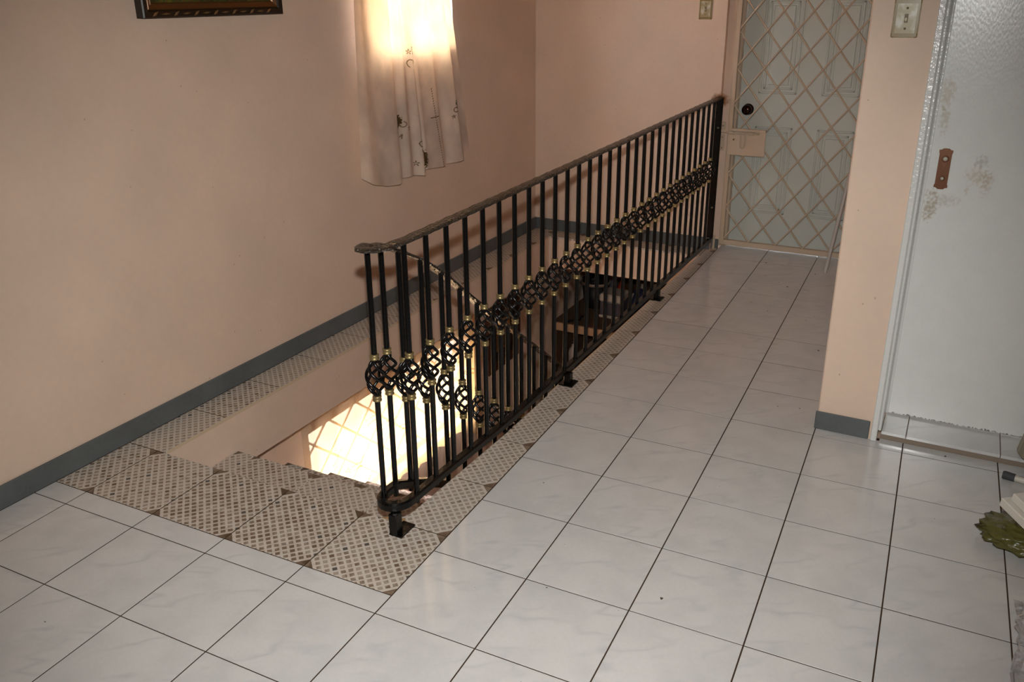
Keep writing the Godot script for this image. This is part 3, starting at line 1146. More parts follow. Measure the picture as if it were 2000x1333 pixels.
func make_gate() -> void:
	var z := -3.79
	var x0 := -0.087
	var x1 := 0.775
	var y0 := 0.03
	var y1 := 2.04
	var t := thing("security_gate", "cream painted diamond grille gate closed across the entrance door", "gate", v3(x0, y0, z))
	var off := Transform3D(Basis.IDENTITY, -t.position)
	var w := 0.026
	part(t, "frame", boxes_mesh([
		[v3(x0, y0, z - 0.018), v3(x0 + w, y1, z + 0.012)], [v3(x1 - w, y0, z - 0.018), v3(x1, y1, z + 0.012)],
		[v3(x0 + w, y0, z - 0.018), v3(x1 - w, y0 + 0.032, z + 0.012)], [v3(x0 + w, y1 - w, z - 0.018), v3(x1 - w, y1, z + 0.012)],
	], 0.002), M.gate_paint, off)
	# diamond bars
	var ax := x0 + w * 0.7
	var ay := 0.06
	var dx := 0.1625
	var dy := 0.2095
	var bx := x1 - w * 0.5
	var by := y1 - w * 0.5
	for fam in 2:
		for k in range(-8, 18):
			var sgn := 1.0 if fam == 0 else -1.0
			var cy := ay + k * dy
			var pts := []
			for xx in [ax, bx]:
				var yy: float = cy + sgn * (xx - ax) * dy / dx
				if yy >= ay - 0.001 and yy <= by:
					pts.append(Vector2(xx, yy))
			for yy in [ay, by]:
				var xx: float = ax + sgn * (yy - cy) * dx / dy
				if xx > ax + 0.001 and xx < bx - 0.001:
					pts.append(Vector2(xx, yy))
			if pts.size() < 2 or pts[0].distance_to(pts[1]) < 0.04:
				continue
			var zz := z + (0.004 if fam == 0 else -0.005)
			part(t, "bar", tube_mesh([v3(pts[0].x, pts[0].y, zz), v3(pts[1].x, pts[1].y, zz)], 0.0055, 6), M.gate_paint, off)
	# lock plate with its sliding bolt and staple
	var lp := part(t, "lock_plate", box_mesh(v3(x0 + 0.004, 0.597, z + 0.010), v3(0.142, 0.752, z + 0.014), 0.001), M.gate_paint, off)
	part(lp, "lip", box_mesh(v3(x0 + w, 0.742, z + 0.008), v3(0.142, 0.757, z + 0.026), 0.002), M.gate_paint)
	part(lp, "sliding_bolt", tube_mesh([v3(-0.134, 0.731, z + 0.022), v3(0.104, 0.731, z + 0.022)], 0.0055, 8), M.gate_paint)
	for bx2 in [-0.075, 0.045]:
		part(lp, "bolt_guide", tube_mesh([v3(bx2, 0.731, z + 0.022), v3(bx2 + 0.026, 0.731, z + 0.022)], 0.010, 10), M.gate_paint)
	var loop := []
	for k in 9:
		var a := PI * k / 8.0
		loop.append(v3(0.008 - 0.013 * cos(a), 0.655 - 0.013 * sin(a), z + 0.019))
	loop.push_front(v3(-0.005, 0.722, z + 0.019))
	loop.append(v3(0.021, 0.722, z + 0.019))
	part(lp, "staple", tube_mesh(loop, 0.0035, 6), M.gate_paint)
	var rust := part(lp, "rust_hole", lathe_mesh([Vector2(0.0, 0.0), Vector2(0.006, 0.0), Vector2(0.004, 0.001), Vector2(0.0, 0.001)], 8), mat(Color(0.42, 0.27, 0.1), 0.9), Transform3D(Basis(Vector3.RIGHT, PI / 2.0), v3(-0.047, 0.69, z + 0.014)))
	rust.scale = Vector3(0.8, 1.6, 1.0)
	# keeper on the wall beside the gate
	var kp := thing("gate_keeper", "white painted steel keeper strip screwed to the wall beside the gate bolt", "latch", v3(-0.11, 0.6, WALL_Z - 0.045))
	part(kp, "strip", box_mesh(v3(-0.022, 0.02, 0.0), v3(0.006, 0.115, 0.008), 0.002), M.gate_paint)
	part(kp, "strip", box_mesh(v3(-0.022, 0.145, 0.0), v3(0.008, 0.19, 0.008), 0.002), M.gate_paint)
	for y in [0.035, 0.1, 0.168]:
		part(kp, "screw", lathe_mesh([Vector2(0.0, 0.0), Vector2(0.004, 0.0), Vector2(0.003, 0.002), Vector2(0.0, 0.0025)], 8), M.bolt, Transform3D(Basis(Vector3.RIGHT, PI / 2.0), v3(-0.007, y, 0.008)))


# ---------------------------------------------------------------- curtains

func drape(nu: int, nv: int, place: Callable) -> ArrayMesh:
	var st := st_new()
	st.set_smooth_group(1)
	for j in nv:
		for i in nu:
			var u0 := float(i) / nu
			var u1 := float(i + 1) / nu
			var v0 := float(j) / nv
			var v1 := float(j + 1) / nv
			quad(st, place.call(u0, v0), place.call(u1, v0), place.call(u1, v1), place.call(u0, v1), Vector2(u0, 1.0 - v0), Vector2(u1, 1.0 - v0), Vector2(u1, 1.0 - v1), Vector2(u0, 1.0 - v1))
	return done(st)


func cloth_image(w: int, h: int, base: Color, seed_: int, grime: float) -> Image:
	var n := noise(seed_, 0.01, 4)
	var weave := noise(seed_ + 3, 0.35, 2)
	var im := Image.create(w, h, false, Image.FORMAT_RGB8)
	for y in h:
		for x in w:
			var k := 1.0 + grime * (n.get_noise_2d(x, y * 0.6) - 0.1) + 0.035 * weave.get_noise_2d(x, y)
			im.set_pixel(x, y, Color(base.r * k, base.g * k, base.b * k))
	return im


func stroke(im: Image, pts: Array, width: float, c: Color) -> void:
	for k in pts.size() - 1:
		var a: Vector2 = pts[k]
		var b: Vector2 = pts[k + 1]
		var steps := int(a.distance_to(b)) + 1
		for s in steps:
			var p := a.lerp(b, float(s) / steps)
			var r := int(ceil(width))
			for yy in range(-r, r + 1):
				for xx in range(-r, r + 1):
					if xx * xx + yy * yy <= width * width:
						var px := int(p.x) + xx
						var py := int(p.y) + yy
						if px >= 0 and py >= 0 and px < im.get_width() and py < im.get_height():
							im.set_pixel(px, py, c)


func swirl(im: Image, at: Vector2, r: float, turn: float, dir: float, c: Color) -> void:
	var pts := []
	for k in 16:
		var t := k / 15.0
		var a := turn + dir * t * 4.6
		pts.append(at + Vector2(cos(a), sin(a)) * r * (1.0 - 0.55 * t))
	stroke(im, pts, 1.3, c)


func leaf_blob(im: Image, at: Vector2, r: float, c: Color, seed_: int) -> void:
	var n := noise(seed_, 0.12, 2)
	for y in range(-int(r * 1.8), int(r * 1.8) + 1):
		for x in range(-int(r), int(r) + 1):
			var d := Vector2(x / r, y / (r * 1.7)).length() + 0.5 * n.get_noise_2d(x, y)
			if d < 0.85:
				var px := int(at.x) + x
				var py := int(at.y) + y
				if px >= 0 and py >= 0 and px < im.get_width() and py < im.get_height():
					im.set_pixel(px, py, c)


func flower(im: Image, at: Vector2, r: float, c: Color) -> void:
	for k in 5:
		var a := TAU * k / 5.0 - 0.3
		stroke(im, [at + Vector2(cos(a), sin(a)) * r * 0.35, at + Vector2(cos(a), sin(a)) * r], 1.2, c)


func curtain_x(s: float, v: float) -> float:
	# how far the cloth stands off the wall: a flat first width, then folds that tighten upwards
	var k := [[0.0, 0.045], [0.06, 0.055], [0.18, 0.062], [0.28, 0.075], [0.325, 0.05], [0.37, 0.068], [0.42, 0.045], [0.47, 0.07], [0.495, 0.03], [0.53, 0.062], [0.66, 0.08], [0.72, 0.05], [0.78, 0.074], [0.835, 0.078], [0.845, 0.035], [0.88, 0.04], [0.93, 0.03], [1.0, 0.035]]
	for i in k.size() - 1:
		if s <= k[i + 1][0] + 1e-6:
			var t: float = (s - k[i][0]) / (k[i + 1][0] - k[i][0])
			t = t * t * (3.0 - 2.0 * t)
			return lerpf(k[i][1], k[i + 1][1], t) * lerpf(1.0, 0.92, v) + 0.006 * sin(s * 31.0 + v * 3.0)
	return 0.03


func curtain_hem(s: float) -> float:
	var k := [[0.0, 0.712], [0.06, 0.672], [0.18, 0.640], [0.27, 0.632], [0.31, 0.65], [0.4, 0.652], [0.47, 0.64], [0.5, 0.662], [0.66, 0.652], [0.8, 0.655], [0.838, 0.66], [0.85, 0.685], [1.0, 0.673]]
	for i in k.size() - 1:
		if s <= k[i + 1][0] + 1e-6:
			return lerpf(k[i][1], k[i + 1][1], (s - k[i][0]) / (k[i + 1][0] - k[i][0]))
	return 0.66


func make_curtains() -> void:
	# upper window
	var im := cloth_image(512, 1024, Color(0.91, 0.865, 0.805), 15, 0.12)
	var brown := Color(0.34, 0.27, 0.14)
	var thread := Color(0.52, 0.44, 0.33)
	# cloth runs 1.6 m down; marks sit in its lower half, given as (share of width, metres above the hem)
	var to := func(s: float, up: float) -> Vector2: return Vector2(s * 512.0, 1024.0 - up / 1.56 * 1024.0)
	leaf_blob(im, to.call(0.485, 0.60), 12, brown, 1)
	swirl(im, to.call(0.455, 0.54), 14, 2.0, 1.0, thread)
	flower(im, to.call(0.445, 0.59), 8, thread)
	leaf_blob(im, to.call(0.325, 0.275), 13, brown, 2)
	swirl(im, to.call(0.355, 0.26), 12, 3.0, -1.0, thread)
	flower(im, to.call(0.395, 0.235), 9, thread)
	stroke(im, [to.call(0.33, 0.2), to.call(0.345, 0.21), to.call(0.34, 0.19)], 1.5, thread)
	leaf_blob(im, to.call(0.505, 0.055), 19, brown, 3)
	swirl(im, to.call(0.47, 0.16), 12, 1.0, 1.0, thread)
	swirl(im, to.call(0.475, 0.125), 7, 0.0, 1.0, thread)
	flower(im, to.call(0.43, 0.06), 9, thread)
	swirl(im, to.call(0.475, 0.03), 9, 2.0, -1.0, thread)
	leaf_blob(im, to.call(0.845, 0.30), 11, brown, 4)
	swirl(im, to.call(0.82, 0.275), 11, 0.5, 1.0, thread)
	flower(im, to.call(0.80, 0.24), 7, thread)
	for k in 34:
		var up := 0.012 * k
		stroke(im, [to.call(0.655 - 0.0012 * k, up), to.call(0.66 - 0.0012 * k, up + 0.006)], 1.4, thread)
	stroke(im, [to.call(0.595, 0.255), to.call(0.66, 0.262)], 1.5, thread)
	var cm := mat(Color.WHITE, 0.9)
	cm.albedo_texture = tex(im)
	cm.backlight_enabled = true
	cm.backlight = Color(0.95, 0.81, 0.62)
	cm.rim_enabled = true
	cm.rim = 0.3
	var t := thing("window_curtain", "off-white embroidered curtain with brown leaf motifs hanging above the stairwell ledge", "curtain", v3(WALL_X, 0.64, -2.3))
	var off := Transform3D(Basis.IDENTITY, -t.position)
	part(t, "cloth", drape(110, 30, func(u: float, v: float):
		var z := lerpf(lerpf(-1.772, -1.83, v), lerpf(-2.822, -2.46, v), u)
		var y := lerpf(curtain_hem(u), 2.28, v)
		var flare := 1.0 + 0.12 * (1.0 - v) * sin(u * 17.0)
		return v3(WALL_X + curtain_x(u, v) * flare, y, z)), cm, off)
	part(t, "rod", tube_mesh([v3(WALL_X + 0.06, 2.275, -2.95), v3(WALL_X + 0.06, 2.275, -1.72)], 0.01, 10), M.rod, off)
	for zz in [-2.9, -1.77]:
		part(t, "bracket", box_mesh(v3(WALL_X, 2.262, zz - 0.012), v3(WALL_X + 0.06, 2.288, zz + 0.012), 0.002), M.rod, off)
	# lower window
	var im2 := cloth_image(512, 256, Color(0.9, 0.86, 0.78), 25, 0.06)
	for k in 10:
		var a := Vector2(60 + 45 * k, 120 + 40 * sin(k * 2.1))
		stroke(im2, [a, a + Vector2(10, -6), a + Vector2(22, -3), a + Vector2(34, -8)], 1.0, Color(0.7, 0.6, 0.44))
		stroke(im2, [a + Vector2(2, 8), a + Vector2(12, 3), a + Vector2(24, 5)], 1.0, Color(0.7, 0.6, 0.44))
		flower(im2, a + Vector2(40, 40), 6, Color(0.5, 0.45, 0.36))
	var cm2 := mat(Color.WHITE, 0.9)
	cm2.albedo_texture = tex(im2)
	cm2.albedo_color = Color(1, 1, 1, 0.72)
	cm2.transparency = BaseMaterial3D.TRANSPARENCY_ALPHA
	cm2.backlight_enabled = true
	cm2.backlight = Color(1.0, 0.82, 0.58)
	var t2 := thing("stair_curtain", "thin cream curtain glowing with daylight over the low window beside the stairs", "curtain", v3(WALL_X, -1.03, -2.0))
	var off2 := Transform3D(Basis.IDENTITY, -t2.position)
	part(t2, "cloth", drape(120, 12, func(u: float, v: float):
		var z := lerpf(-1.185, -2.85, u)
		var y := lerpf(-1.03 + 0.012 * sin(u * 40.0), -0.28, v)
		if u > 0.85:
			y = lerpf(-1.03 - 0.16 * (u - 0.85) / 0.15, -0.28, v)
		return v3(WALL_X + 0.045 + 0.016 * sin(u * 62.0) + 0.008 * sin(u * 23.0 + 1.0), y, z)), cm2, off2)
	part(t2, "rod", tube_mesh([v3(WALL_X + 0.045, -0.285, -2.93), v3(WALL_X + 0.045, -0.285, -1.1)], 0.008, 8), M.rod, off2)
	for zz in [-2.9, -1.13]:
		part(t2, "bracket", box_mesh(v3(WALL_X, -0.295, zz - 0.01), v3(WALL_X + 0.045, -0.275, zz + 0.01), 0.002), M.rod, off2)


# ---------------------------------------------------------------- things on the walls

func moulding(st: SurfaceTool, y0: float, y1: float, z0: float, z1: float, prof: Array, x: float) -> void:
	# a picture frame on a wall facing +x: prof of (inwards, out of the wall)
	st.set_smooth_group(-1)
	for k in prof.size() - 1:
		var a: Vector2 = prof[k]
		var b: Vector2 = prof[k + 1]
		var ca := [v3(x + a.y, y0 + a.x, z1 - a.x), v3(x + a.y, y0 + a.x, z0 + a.x), v3(x + a.y, y1 - a.x, z0 + a.x), v3(x + a.y, y1 - a.x, z1 - a.x)]
		var cb := [v3(x + b.y, y0 + b.x, z1 - b.x), v3(x + b.y, y0 + b.x, z0 + b.x), v3(x + b.y, y1 - b.x, z0 + b.x), v3(x + b.y, y1 - b.x, z1 - b.x)]
		for e in 4:
			var g := (e + 1) % 4
			quad(st, ca[e], ca[g], cb[g], cb[e])


func picture_image(seed_: int, dark: bool) -> ImageTexture:
	# a loose landscape in oils: hill shapes and foliage dabs
	var w := 256
	var h := 192
	var a := noise(seed_, 0.02, 4)
	var b := noise(seed_ + 1, 0.12, 3)
	var im := Image.create(w, h, false, Image.FORMAT_RGB8)
	for y in h:
		for x in w:
			var e := b.get_noise_2d(x, y)
			var g := a.get_noise_2d(x, y)
			var line := 0.45 + 0.2 * a.get_noise_2d(x, 0)
			var v := float(y) / h
			var c := Color(0.5, 0.55, 0.6)
			if v > line:
				c = Color(0.16, 0.2, 0.07).lerp(Color(0.42, 0.4, 0.1), clampf(0.4 + g + 0.6 * e, 0.0, 1.0))
				if e > 0.3:
					c = Color(0.35, 0.2, 0.12)
			if dark:
				c = Color(c.b * 0.7 + 0.2, c.g * 0.6 + 0.1, c.r * 0.5)
			im.set_pixel(x, y, c)
	return tex(im)


func make_wall_things() -> void:
	# oil painting
	var y0 := 1.458
	var y1 := 1.96
	var z0 := -1.358
	var z1 := -0.672
	var x := WALL_X
	var t := thing("framed_painting", "landscape painting in a dark carved frame with gilt edges high on the peach wall", "painting", v3(x, y0, (z0 + z1) * 0.5))
	var off := Transform3D(Basis.IDENTITY, -t.position)
	var st := st_new()
	moulding(st, y0, y1, z0, z1, [Vector2(0.0, 0.0), Vector2(0.0, 0.032), Vector2(0.004, 0.036), Vector2(0.022, 0.033), Vector2(0.026, 0.026)], x)
	part(t, "frame", done(st), mat(Color(0.13, 0.095, 0.06), 0.35), off)
	st = st_new()
	moulding(st, y0, y1, z0, z1, [Vector2(0.026, 0.026), Vector2(0.03, 0.03), Vector2(0.042, 0.022), Vector2(0.045, 0.024), Vector2(0.05, 0.018)], x)
	part(t, "gilt_slip", done(st), mat(Color(0.42, 0.28, 0.15), 0.35, 0.4), off)
	# carved leaves along the frame
	st = st_new()
	var zz := z1 - 0.05
	var flip := 0
	while zz > z0 + 0.04:
		for yy in [y0 + 0.013, y1 - 0.013]:
			var l := 0.017 if flip % 2 == 0 else 0.021
			var tilt := 0.55 if flip % 2 == 0 else 0.06
			var c := v3(x + 0.0355, yy, zz)
			var d := v3(0.0, sin(tilt), -cos(tilt)) * l
			var e := v3(0.0, cos(tilt), sin(tilt)) * (0.0055 if flip % 2 == 0 else 0.0035)
			var top := c + v3(0.004, 0, 0)
			st.set_smooth_group(-1)
			tri(st, c + d, c + e, top)
			tri(st, c + e, c - d, top)
			tri(st, c - d, c - e, top)
			tri(st, c - e, c + d, top)
		zz -= 0.046
		flip += 1
	part(t, "carving", done(st), mat(Color(0.52, 0.4, 0.26), 0.4, 0.3), off)
	var pm := mat(Color.WHITE, 0.5)
	pm.albedo_texture = picture_image(5, false)
	st = st_new()
	st.set_smooth_group(-1)
	quad(st, v3(x + 0.017, y0 + 0.048, z1 - 0.048), v3(x + 0.017, y0 + 0.048, z0 + 0.048), v3(x + 0.017, y1 - 0.048, z0 + 0.048), v3(x + 0.017, y1 - 0.048, z1 - 0.048), Vector2(0, 1), Vector2(1, 1), Vector2(1, 0), Vector2(0, 0))
	part(t, "canvas", done(st), pm, off)
	# picture down in the stairwell
	y0 = -0.83
	y1 = -0.385
	z0 = -3.45
	z1 = -3.0
	t = thing("stairwell_picture", "dark wooden framed picture on the lower wall of the stairwell", "picture", v3(x, y0, (z0 + z1) * 0.5))
	off = Transform3D(Basis.IDENTITY, -t.position)
	st = st_new()
	moulding(st, y0, y1, z0, z1, [Vector2(0.0, 0.0), Vector2(0.0, 0.028), Vector2(0.012, 0.032), Vector2(0.05, 0.022), Vector2(0.06, 0.014)], x)
	part(t, "frame", done(st), mat(Color(0.23, 0.12, 0.07), 0.4), off)
	var mount := box_mesh(v3(x, y0 + 0.055, z0 + 0.055), v3(x + 0.013, y1 - 0.055, z1 - 0.055))
	part(t, "mount", mount, mat(Color(0.13, 0.11, 0.13), 0.5), off)
	st = st_new()
	moulding(st, y0 + 0.12, y1 - 0.11, z0 + 0.13, z1 - 0.13, [Vector2(0.0, 0.013), Vector2(0.003, 0.018), Vector2(0.01, 0.018), Vector2(0.013, 0.013)], x)
	part(t, "gilt_slip", done(st), mat(Color(0.5, 0.36, 0.2), 0.4, 0.3), off)
	var pm2 := mat(Color.WHITE, 0.4)
	pm2.albedo_texture = picture_image(9, true)
	st = st_new()
	st.set_smooth_group(-1)
	quad(st, v3(x + 0.0145, y0 + 0.125, z1 - 0.135), v3(x + 0.0145, y0 + 0.125, z0 + 0.135), v3(x + 0.0145, y1 - 0.115, z0 + 0.135), v3(x + 0.0145, y1 - 0.115, z1 - 0.135), Vector2(0, 1), Vector2(1, 1), Vector2(1, 0), Vector2(0, 0))
	part(t, "print", done(st), pm2, off)
	# light switches
	light_switch("ivory light switch plate beside the gated entrance door", v3(-0.261, 1.432, WALL_Z))
	light_switch("worn ivory light switch plate on the pier beside the white door", v3(0.966, 1.447, PIER_Z))
	# rust bled into the paint round the top of the railing
	var im := Image.create(96, 96, false, Image.FORMAT_RGBA8)
	var n := noise(33, 0.05, 4)
	for y in 96:
		for xx in 96:
			var d := Vector2((xx - 52) / 40.0, (y - 62) / 30.0).length() + 0.25 * n.get_noise_2d(xx, y)
			var k := clampf(1.1 - d, 0.0, 1.0)
			im.set_pixel(xx, y, Color(0.6, 0.37, 0.16).lerp(Color(0.34, 0.19, 0.09), clampf(k * 1.4 - 0.5, 0.0, 1.0)))
			var c := im.get_pixel(xx, y)
			im.set_pixel(xx, y, Color(c.r, c.g, c.b, clampf(k * 1.3, 0.0, 0.9)))
	var rm := mat(Color.WHITE, 0.9)
	rm.albedo_texture = ImageTexture.create_from_image(im)
	rm.transparency = BaseMaterial3D.TRANSPARENCY_ALPHA
	st = st_new()
	st.set_smooth_group(-1)
	quad(st, v3(-0.075, -0.06, 0), v3(0.062, -0.06, 0), v3(0.062, 0.075, 0), v3(-0.075, 0.075, 0), Vector2(0, 1), Vector2(1, 1), Vector2(1, 0), Vector2(0, 0))
	var rs := part(self, "rust_stain", done(st), rm, Transform3D(Basis.IDENTITY, v3(-0.139, 0.935, WALL_Z + 0.0006)))
	rs.set_meta("label", "orange rust stain on the end wall around the handrail fixing")
	rs.set_meta("category", "stain")
	# pipe leaning in the corner by the gate
	var pp := thing("leaning_pipe", "thin white plastic pipe leaning against the gate", "pipe", v3(0.599, 0.0, -3.526))
	var a := Vector3.ZERO
	var b := v3(0.118, 1.25, -0.236)
	part(pp, "pipe", tube_mesh([a + v3(0, 0.009, 0), b], 0.0105, 12), mat(Color(0.72, 0.69, 0.66), 0.45))
	# short white stub at the foot of the end wall
	var sp := thing("skirting_stub", "short white pipe stub at the skirting behind the railing foot", "pipe", v3(-0.116, 0.0, WALL_Z - 0.025))
	part(sp, "pipe", tube_mesh([v3(0, 0.0, 0), v3(0, 0.085, 0)], 0.008, 10), M.gate_paint)


func light_switch(label: String, at: Vector3) -> void:
	var t := thing("light_switch", label, "switch", at)
	part(t, "plate", box_mesh(v3(-0.0385, -0.057, 0.0), v3(0.0385, 0.057, 0.007), 0.005), M.plate)
	var tg := part(t, "toggle_slot", box_mesh(v3(-0.0055, -0.013, 0.0065), v3(0.0055, 0.013, 0.0078)), M.plate_dark)
	part(tg, "toggle", box_mesh(v3(-0.0042, -0.009, 0.007), v3(0.0042, 0.004, 0.016), 0.0015), M.plate)
	for y in [0.03, -0.03]:
		part(t, "screw", lathe_mesh([Vector2(0.0, 0.0), Vector2(0.0035, 0.0), Vector2(0.003, 0.0012), Vector2(0.0, 0.0015)], 10), M.plate_dark, Transform3D(Basis(Vector3.RIGHT, PI / 2.0), v3(0, y, 0.007)))


# ---------------------------------------------------------------- store at the foot of the stairs

func make_store() -> void:
	var brown := mat(Color(0.36, 0.25, 0.17), 0.7)
	var edge := mat(Color(0.72, 0.57, 0.43), 0.6)
	var t := thing("storage_shelf", "deep two tier shelf with a pale front edge at the bottom of the stairwell", "shelf", v3(-0.9, LOW, -4.5))
	var off := Transform3D(Basis.IDENTITY, -t.position)
	part(t, "upper_board", box_mesh(v3(WALL_X, -0.86, -5.1), v3(-0.25, -0.80, -4.04), 0.004), brown, off)
	part(t, "front_edge", box_mesh(v3(WALL_X, -0.862, -4.04), v3(-0.25, -0.80, -4.02), 0.003), edge, off)
	part(t, "lower_board", box_mesh(v3(WALL_X, -1.23, -5.1), v3(-0.25, -1.19, -4.02), 0.004), brown, off)
	part(t, "back_board", box_mesh(v3(WALL_X, LOW, -5.16), v3(-0.25, -0.8, -5.1)), brown, off)
	for x in [-0.29, -1.355]:
		part(t, "side_board", box_mesh(v3(x, LOW, -5.1), v3(x + 0.03, -0.86, -4.05)), brown, off)
	# black pail with a pale rim
	var y := -0.80
	var b := thing("black_pail", "black plastic pail with a pale rim on the stairwell shelf", "bucket", v3(-1.2, y, -4.5))
	part(b, "body", lathe_mesh([Vector2(0.0, 0.0), Vector2(0.085, 0.0), Vector2(0.09, 0.005), Vector2(0.108, 0.2), Vector2(0.105, 0.2), Vector2(0.086, 0.01), Vector2(0.0, 0.008)], 28), mat(Color(0.045, 0.045, 0.05), 0.5))
	part(b, "rim", lathe_mesh([Vector2(0.106, 0.186), Vector2(0.114, 0.186), Vector2(0.116, 0.205), Vector2(0.112, 0.209), Vector2(0.104, 0.205)], 28), mat(Color(0.6, 0.52, 0.45), 0.5))
	var st := st_new()
	var n := noise(71, 1.6, 3)
	st.set_smooth_group(1)
	for i in 10:
		for k in 20:
			var q := []
			for c in [[i, k], [i, k + 1], [i + 1, k + 1], [i + 1, k]]:
				var la: float = PI * c[0] / 10.0
				var lo2: float = TAU * (c[1] % 20) / 20.0
				var d := Vector3(sin(la) * cos(lo2), cos(la), sin(la) * sin(lo2))
				q.append(v3(0, 0.225, 0) + Vector3(d.x * 0.1, d.y * 0.055, d.z * 0.1) * (1.0 + 0.35 * n.get_noise_3dv(d)))
			quad(st, q[0], q[1], q[2], q[3])
	part(b, "liner", done(st), mat(Color(0.03, 0.03, 0.033), 0.35))
	# cooler
	var c := thing("cool_box", "grey ribbed cool box with a white lid beside the black pail", "cooler", v3(-0.985, y, -4.36))
	part(c, "body", box_mesh(v3(-0.09, 0.02, -0.09), v3(0.075, 0.125, 0.09), 0.008), mat(Color(0.34, 0.31, 0.33), 0.5))
	for k in 7:
		part(c, "rib", box_mesh(v3(-0.082 + 0.0235 * k, 0.025, 0.088), v3(-0.072 + 0.0235 * k, 0.12, 0.094), 0.002), mat(Color(0.3, 0.27, 0.29), 0.5))
	part(c, "lid", box_mesh(v3(-0.096, 0.125, -0.096), v3(0.081, 0.19, 0.096), 0.014), mat(Color(0.74, 0.68, 0.62), 0.4))
	part(c, "base", box_mesh(v3(-0.094, 0.0, -0.094), v3(0.079, 0.022, 0.094), 0.006), mat(Color(0.74, 0.68, 0.62), 0.4))
	part(c, "hinge", box_mesh(v3(0.078, 0.16, 0.05), v3(0.1, 0.176, 0.075), 0.003), mat(Color(0.55, 0.45, 0.36), 0.4))
	# blue sack
	var s := thing("blue_sack", "slumped dark blue sack beside the cool box on the shelf", "bag", v3(-0.82, y, -4.44))
	st = st_new()
	st.set_smooth_group(1)
	for i in 12:
		for k in 18:
			var q := []
			for cc in [[i, k], [i, k + 1], [i + 1, k + 1], [i + 1, k]]:
				var la: float = PI * cc[0] / 12.0
				var lo3: float = TAU * (cc[1] % 18) / 18.0
				var d := Vector3(sin(la) * cos(lo3), cos(la), sin(la) * sin(lo3))
				q.append(v3(0, 0.105, 0) + Vector3(d.x * 0.07, d.y * 0.106, d.z * 0.07) * (1.0 + 0.22 * n.get_noise_3dv(d * 1.7) * (1.0 if d.y > -0.8 else 0.0)))
			quad(st, q[0], q[1], q[2], q[3])
	part(s, "sack", done(st), mat(Color(0.11, 0.12, 0.24), 0.55))
	part(s, "strap", tube_mesh([v3(-0.03, 0.19, 0.05), v3(-0.045, 0.12, 0.08), v3(-0.035, 0.03, 0.082)], 0.008, 6), mat(Color(0.55, 0.5, 0.45), 0.6))
	# bottles at the back
	var prof := [Vector2(0.0, 0.0), Vector2(0.034, 0.0), Vector2(0.036, 0.006), Vector2(0.036, 0.13), Vector2(0.03, 0.155), Vector2(0.013, 0.175), Vector2(0.012, 0.2), Vector2(0.0, 0.2)]
	var cap := [Vector2(0.0, 0.2), Vector2(0.015, 0.2), Vector2(0.015, 0.222), Vector2(0.0, 0.224)]
	var bl := [
		["orange plastic bottle standing behind the cool box", v3(-1.03, y, -4.62), Color(0.55, 0.17, 0.08), Color(0.5, 0.1, 0.05)],
		["grey plastic bottle between the pail and the orange bottle", v3(-1.12, y, -4.68), Color(0.32, 0.3, 0.34), Color(0.6, 0.6, 0.6)],
		["pale bottle with a dark cap behind the blue sack", v3(-0.86, y, -4.62), Color(0.5, 0.43, 0.37), Color(0.12, 0.1, 0.1)],
		["cloudy white bottle with a dark cap on the lower shelf board", v3(-1.22, -1.19, -4.12), Color(0.62, 0.56, 0.54), Color(0.08, 0.08, 0.09)],
	]
	for q in bl:
		var o := thing("plastic_bottle", q[0], "bottle", q[1], "bottles on the stairwell shelf")
		part(o, "body", lathe_mesh(prof, 18), mat(q[2], 0.4))
		part(o, "cap", lathe_mesh(cap, 14, -1), mat(q[3], 0.5))
	var cr := thing("small_carton", "small pale carton lying on the lower shelf board", "box", v3(-1.04, -1.19, -4.14))
	part(cr, "carton", box_mesh(v3(-0.05, 0.0, -0.04), v3(0.05, 0.035, 0.04), 0.002), mat(Color(0.62, 0.5, 0.42), 0.6))
	# loose black strap hanging over the shelf edge
	var sp := thing("black_strap", "loose black strap trailing over the pale shelf edge", "strap", v3(-1.22, y, -4.05))
	part(sp, "strap", tube_mesh([v3(0.06, 0.0075, -0.2), v3(0.03, 0.01, -0.14), v3(0.05, 0.0075, -0.08), v3(-0.01, 0.01, -0.03), v3(-0.02, 0.0075, 0.01), v3(-0.03, 0.008, 0.03), v3(-0.012, 0.006, 0.042)], [0.006, 0.009, 0.006, 0.009, 0.006, 0.007, 0.004], 6), mat(Color(0.05, 0.045, 0.045), 0.6))


# ---------------------------------------------------------------- things at the white door

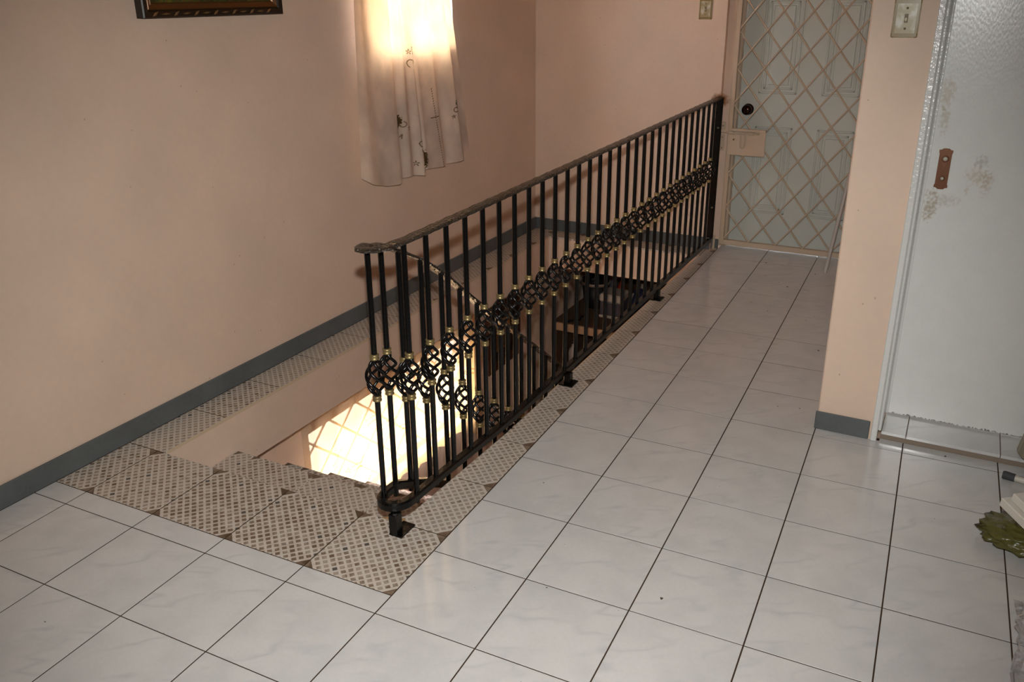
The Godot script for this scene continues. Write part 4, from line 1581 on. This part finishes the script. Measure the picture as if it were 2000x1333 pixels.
func make_corner_things() -> void:
	# rolled sheet of vinyl flooring standing against the white door
	var gm := mat(Color.WHITE, 0.4)
	var im := Image.create(256, 256, false, Image.FORMAT_RGB8)
	var n := noise(81, 0.03, 4)
	for y in 256:
		for x in 256:
			var k := 0.5 + 0.5 * n.get_noise_2d(x * 2.6, y * 0.12)
			im.set_pixel(x, y, Color(0.44, 0.40, 0.33).lerp(Color(0.68, 0.64, 0.56), k))
	gm.albedo_texture = tex(im)
	var rolled := thing("vinyl_roll", "roll of streaky grey vinyl sheet with green backing leaning at the white door", "roll", v3(1.6, 0.031, -1.605))
	var st := st_new()
	var axis := v3(0.16, 0.985, 0.0).normalized()
	var e1 := axis.cross(Vector3.FORWARD).normalized()
	var e2 := axis.cross(e1).normalized()
	var prev_o := Vector3.ZERO
	var prev_i := Vector3.ZERO
	var green := st_new()
	green.set_smooth_group(1)
	st.set_smooth_group(1)
	var base := v3(0.0, 0.018, 0.0)
	for k in 61:
		var a := TAU * 2.2 * k / 60.0
		var r := 0.052 + 0.045 * k / 60.0
		var po := base + (e1 * cos(a) + e2 * sin(a)) * r
		var pi_ := base + (e1 * cos(a) + e2 * sin(a)) * (r - 0.004)
		if k > 0:
			var h := axis * 1.15
			quad(st, prev_o, po, po + h, prev_o + h, Vector2((k - 1) / 20.0, 1), Vector2(k / 20.0, 1), Vector2(k / 20.0, 0), Vector2((k - 1) / 20.0, 0))
			quad(green, pi_, prev_i, prev_i + h, pi_ + h)
			quad(green, prev_i, pi_, po, prev_o)
			quad(green, prev_o + h, po + h, pi_ + h, prev_i + h)
		prev_o = po
		prev_i = pi_
	part(rolled, "sheet", done(st), gm)
	part(rolled, "backing", done(green), mat(Color(0.1, 0.36, 0.22), 0.6))
	# metal leg with a rubber tip lying on the tiles
	var tb := thing("walking_stick", "white metal walking stick with a grey rubber tip lying on the tiles", "stick", v3(1.475, 0.0, -1.497))
	part(tb, "shaft", tube_mesh([v3(0.02, 0.0135, 0.004), v3(0.7, 0.0135, 0.155)], 0.0105, 12), mat(Color(0.8, 0.77, 0.72), 0.3))
	part(tb, "rubber_tip", tube_mesh([v3(-0.002, 0.0145, 0.0), v3(0.004, 0.0145, 0.001), v3(0.034, 0.0145, 0.007)], [0.0125, 0.0145, 0.0135], 14), mat(Color(0.25, 0.25, 0.26), 0.7))
	# flat white carton
	var bx := thing("white_carton", "flat white cardboard carton with a loose lid resting on the olive bag", "box", v3(1.47, 0.108, -1.13))
	var turn := Transform3D(Basis(Vector3.UP, -0.95) * Basis(Vector3.FORWARD, 0.1), Vector3.ZERO)
	var card := mat(Color(0.86, 0.84, 0.8), 0.55)
	part(bx, "tray", box_mesh(v3(-0.005, 0.0, -0.32), v3(0.3, 0.028, 0.03), 0.002), card, turn)
	part(bx, "lid", box_mesh(v3(0.02, 0.036, -0.33), v3(0.31, 0.062, 0.02), 0.002), card, turn)
	part(bx, "inner_wall", box_mesh(v3(0.045, 0.026, -0.29), v3(0.27, 0.038, -0.01)), card, turn)
	# olive plastic bag
	var bag := thing("olive_bag", "crumpled olive green plastic bag under the white carton", "bag", v3(1.55, 0.0, -1.1))
	part(bag, "bag", crumple(71, v3(0.15, 0.038, 0.1), v3(0.0, 0.04, 0.0), 0.3), bag_mat(Color(0.36, 0.35, 0.17, 0.9), 0.32))
	# clear plastic wrap
	var wrap := thing("clear_wrap", "crumpled clear plastic wrapping lying beside the olive bag", "wrapping", v3(1.63, 0.0, -0.57))
	part(wrap, "sheet", crumple(75, v3(0.14, 0.05, 0.3), v3(0.0, 0.045, 0.0), 0.45), bag_mat(Color(0.93, 0.94, 0.95, 0.16), 0.08))


func bag_mat(c: Color, rough: float) -> StandardMaterial3D:
	var m := mat(c, rough)
	m.transparency = BaseMaterial3D.TRANSPARENCY_ALPHA
	m.normal_enabled = true
	m.normal_texture = M.handrail.normal_texture
	m.normal_scale = 0.25
	triplanar(m, 0.5)
	return m


func crumple(seed_: int, size: Vector3, centre: Vector3, amount: float) -> ArrayMesh:
	var n := noise(seed_, 1.7, 4)
	var st := st_new()
	st.set_smooth_group(1)
	var nl := 26
	var nk := 44
	for i in nl:
		for k in nk:
			var q := []
			for c in [[i, k], [i, k + 1], [i + 1, k + 1], [i + 1, k]]:
				var la: float = PI * c[0] / nl
				var lo: float = TAU * (c[1] % nk) / nk
				var d := Vector3(sin(la) * cos(lo), cos(la), sin(la) * sin(lo))
				var p := centre + d * size * (1.0 + amount * n.get_noise_3dv(d * 1.6))
				p.y = maxf(p.y, 0.001)
				q.append(p)
			quad(st, q[0], q[1], q[2], q[3])
	return done(st)
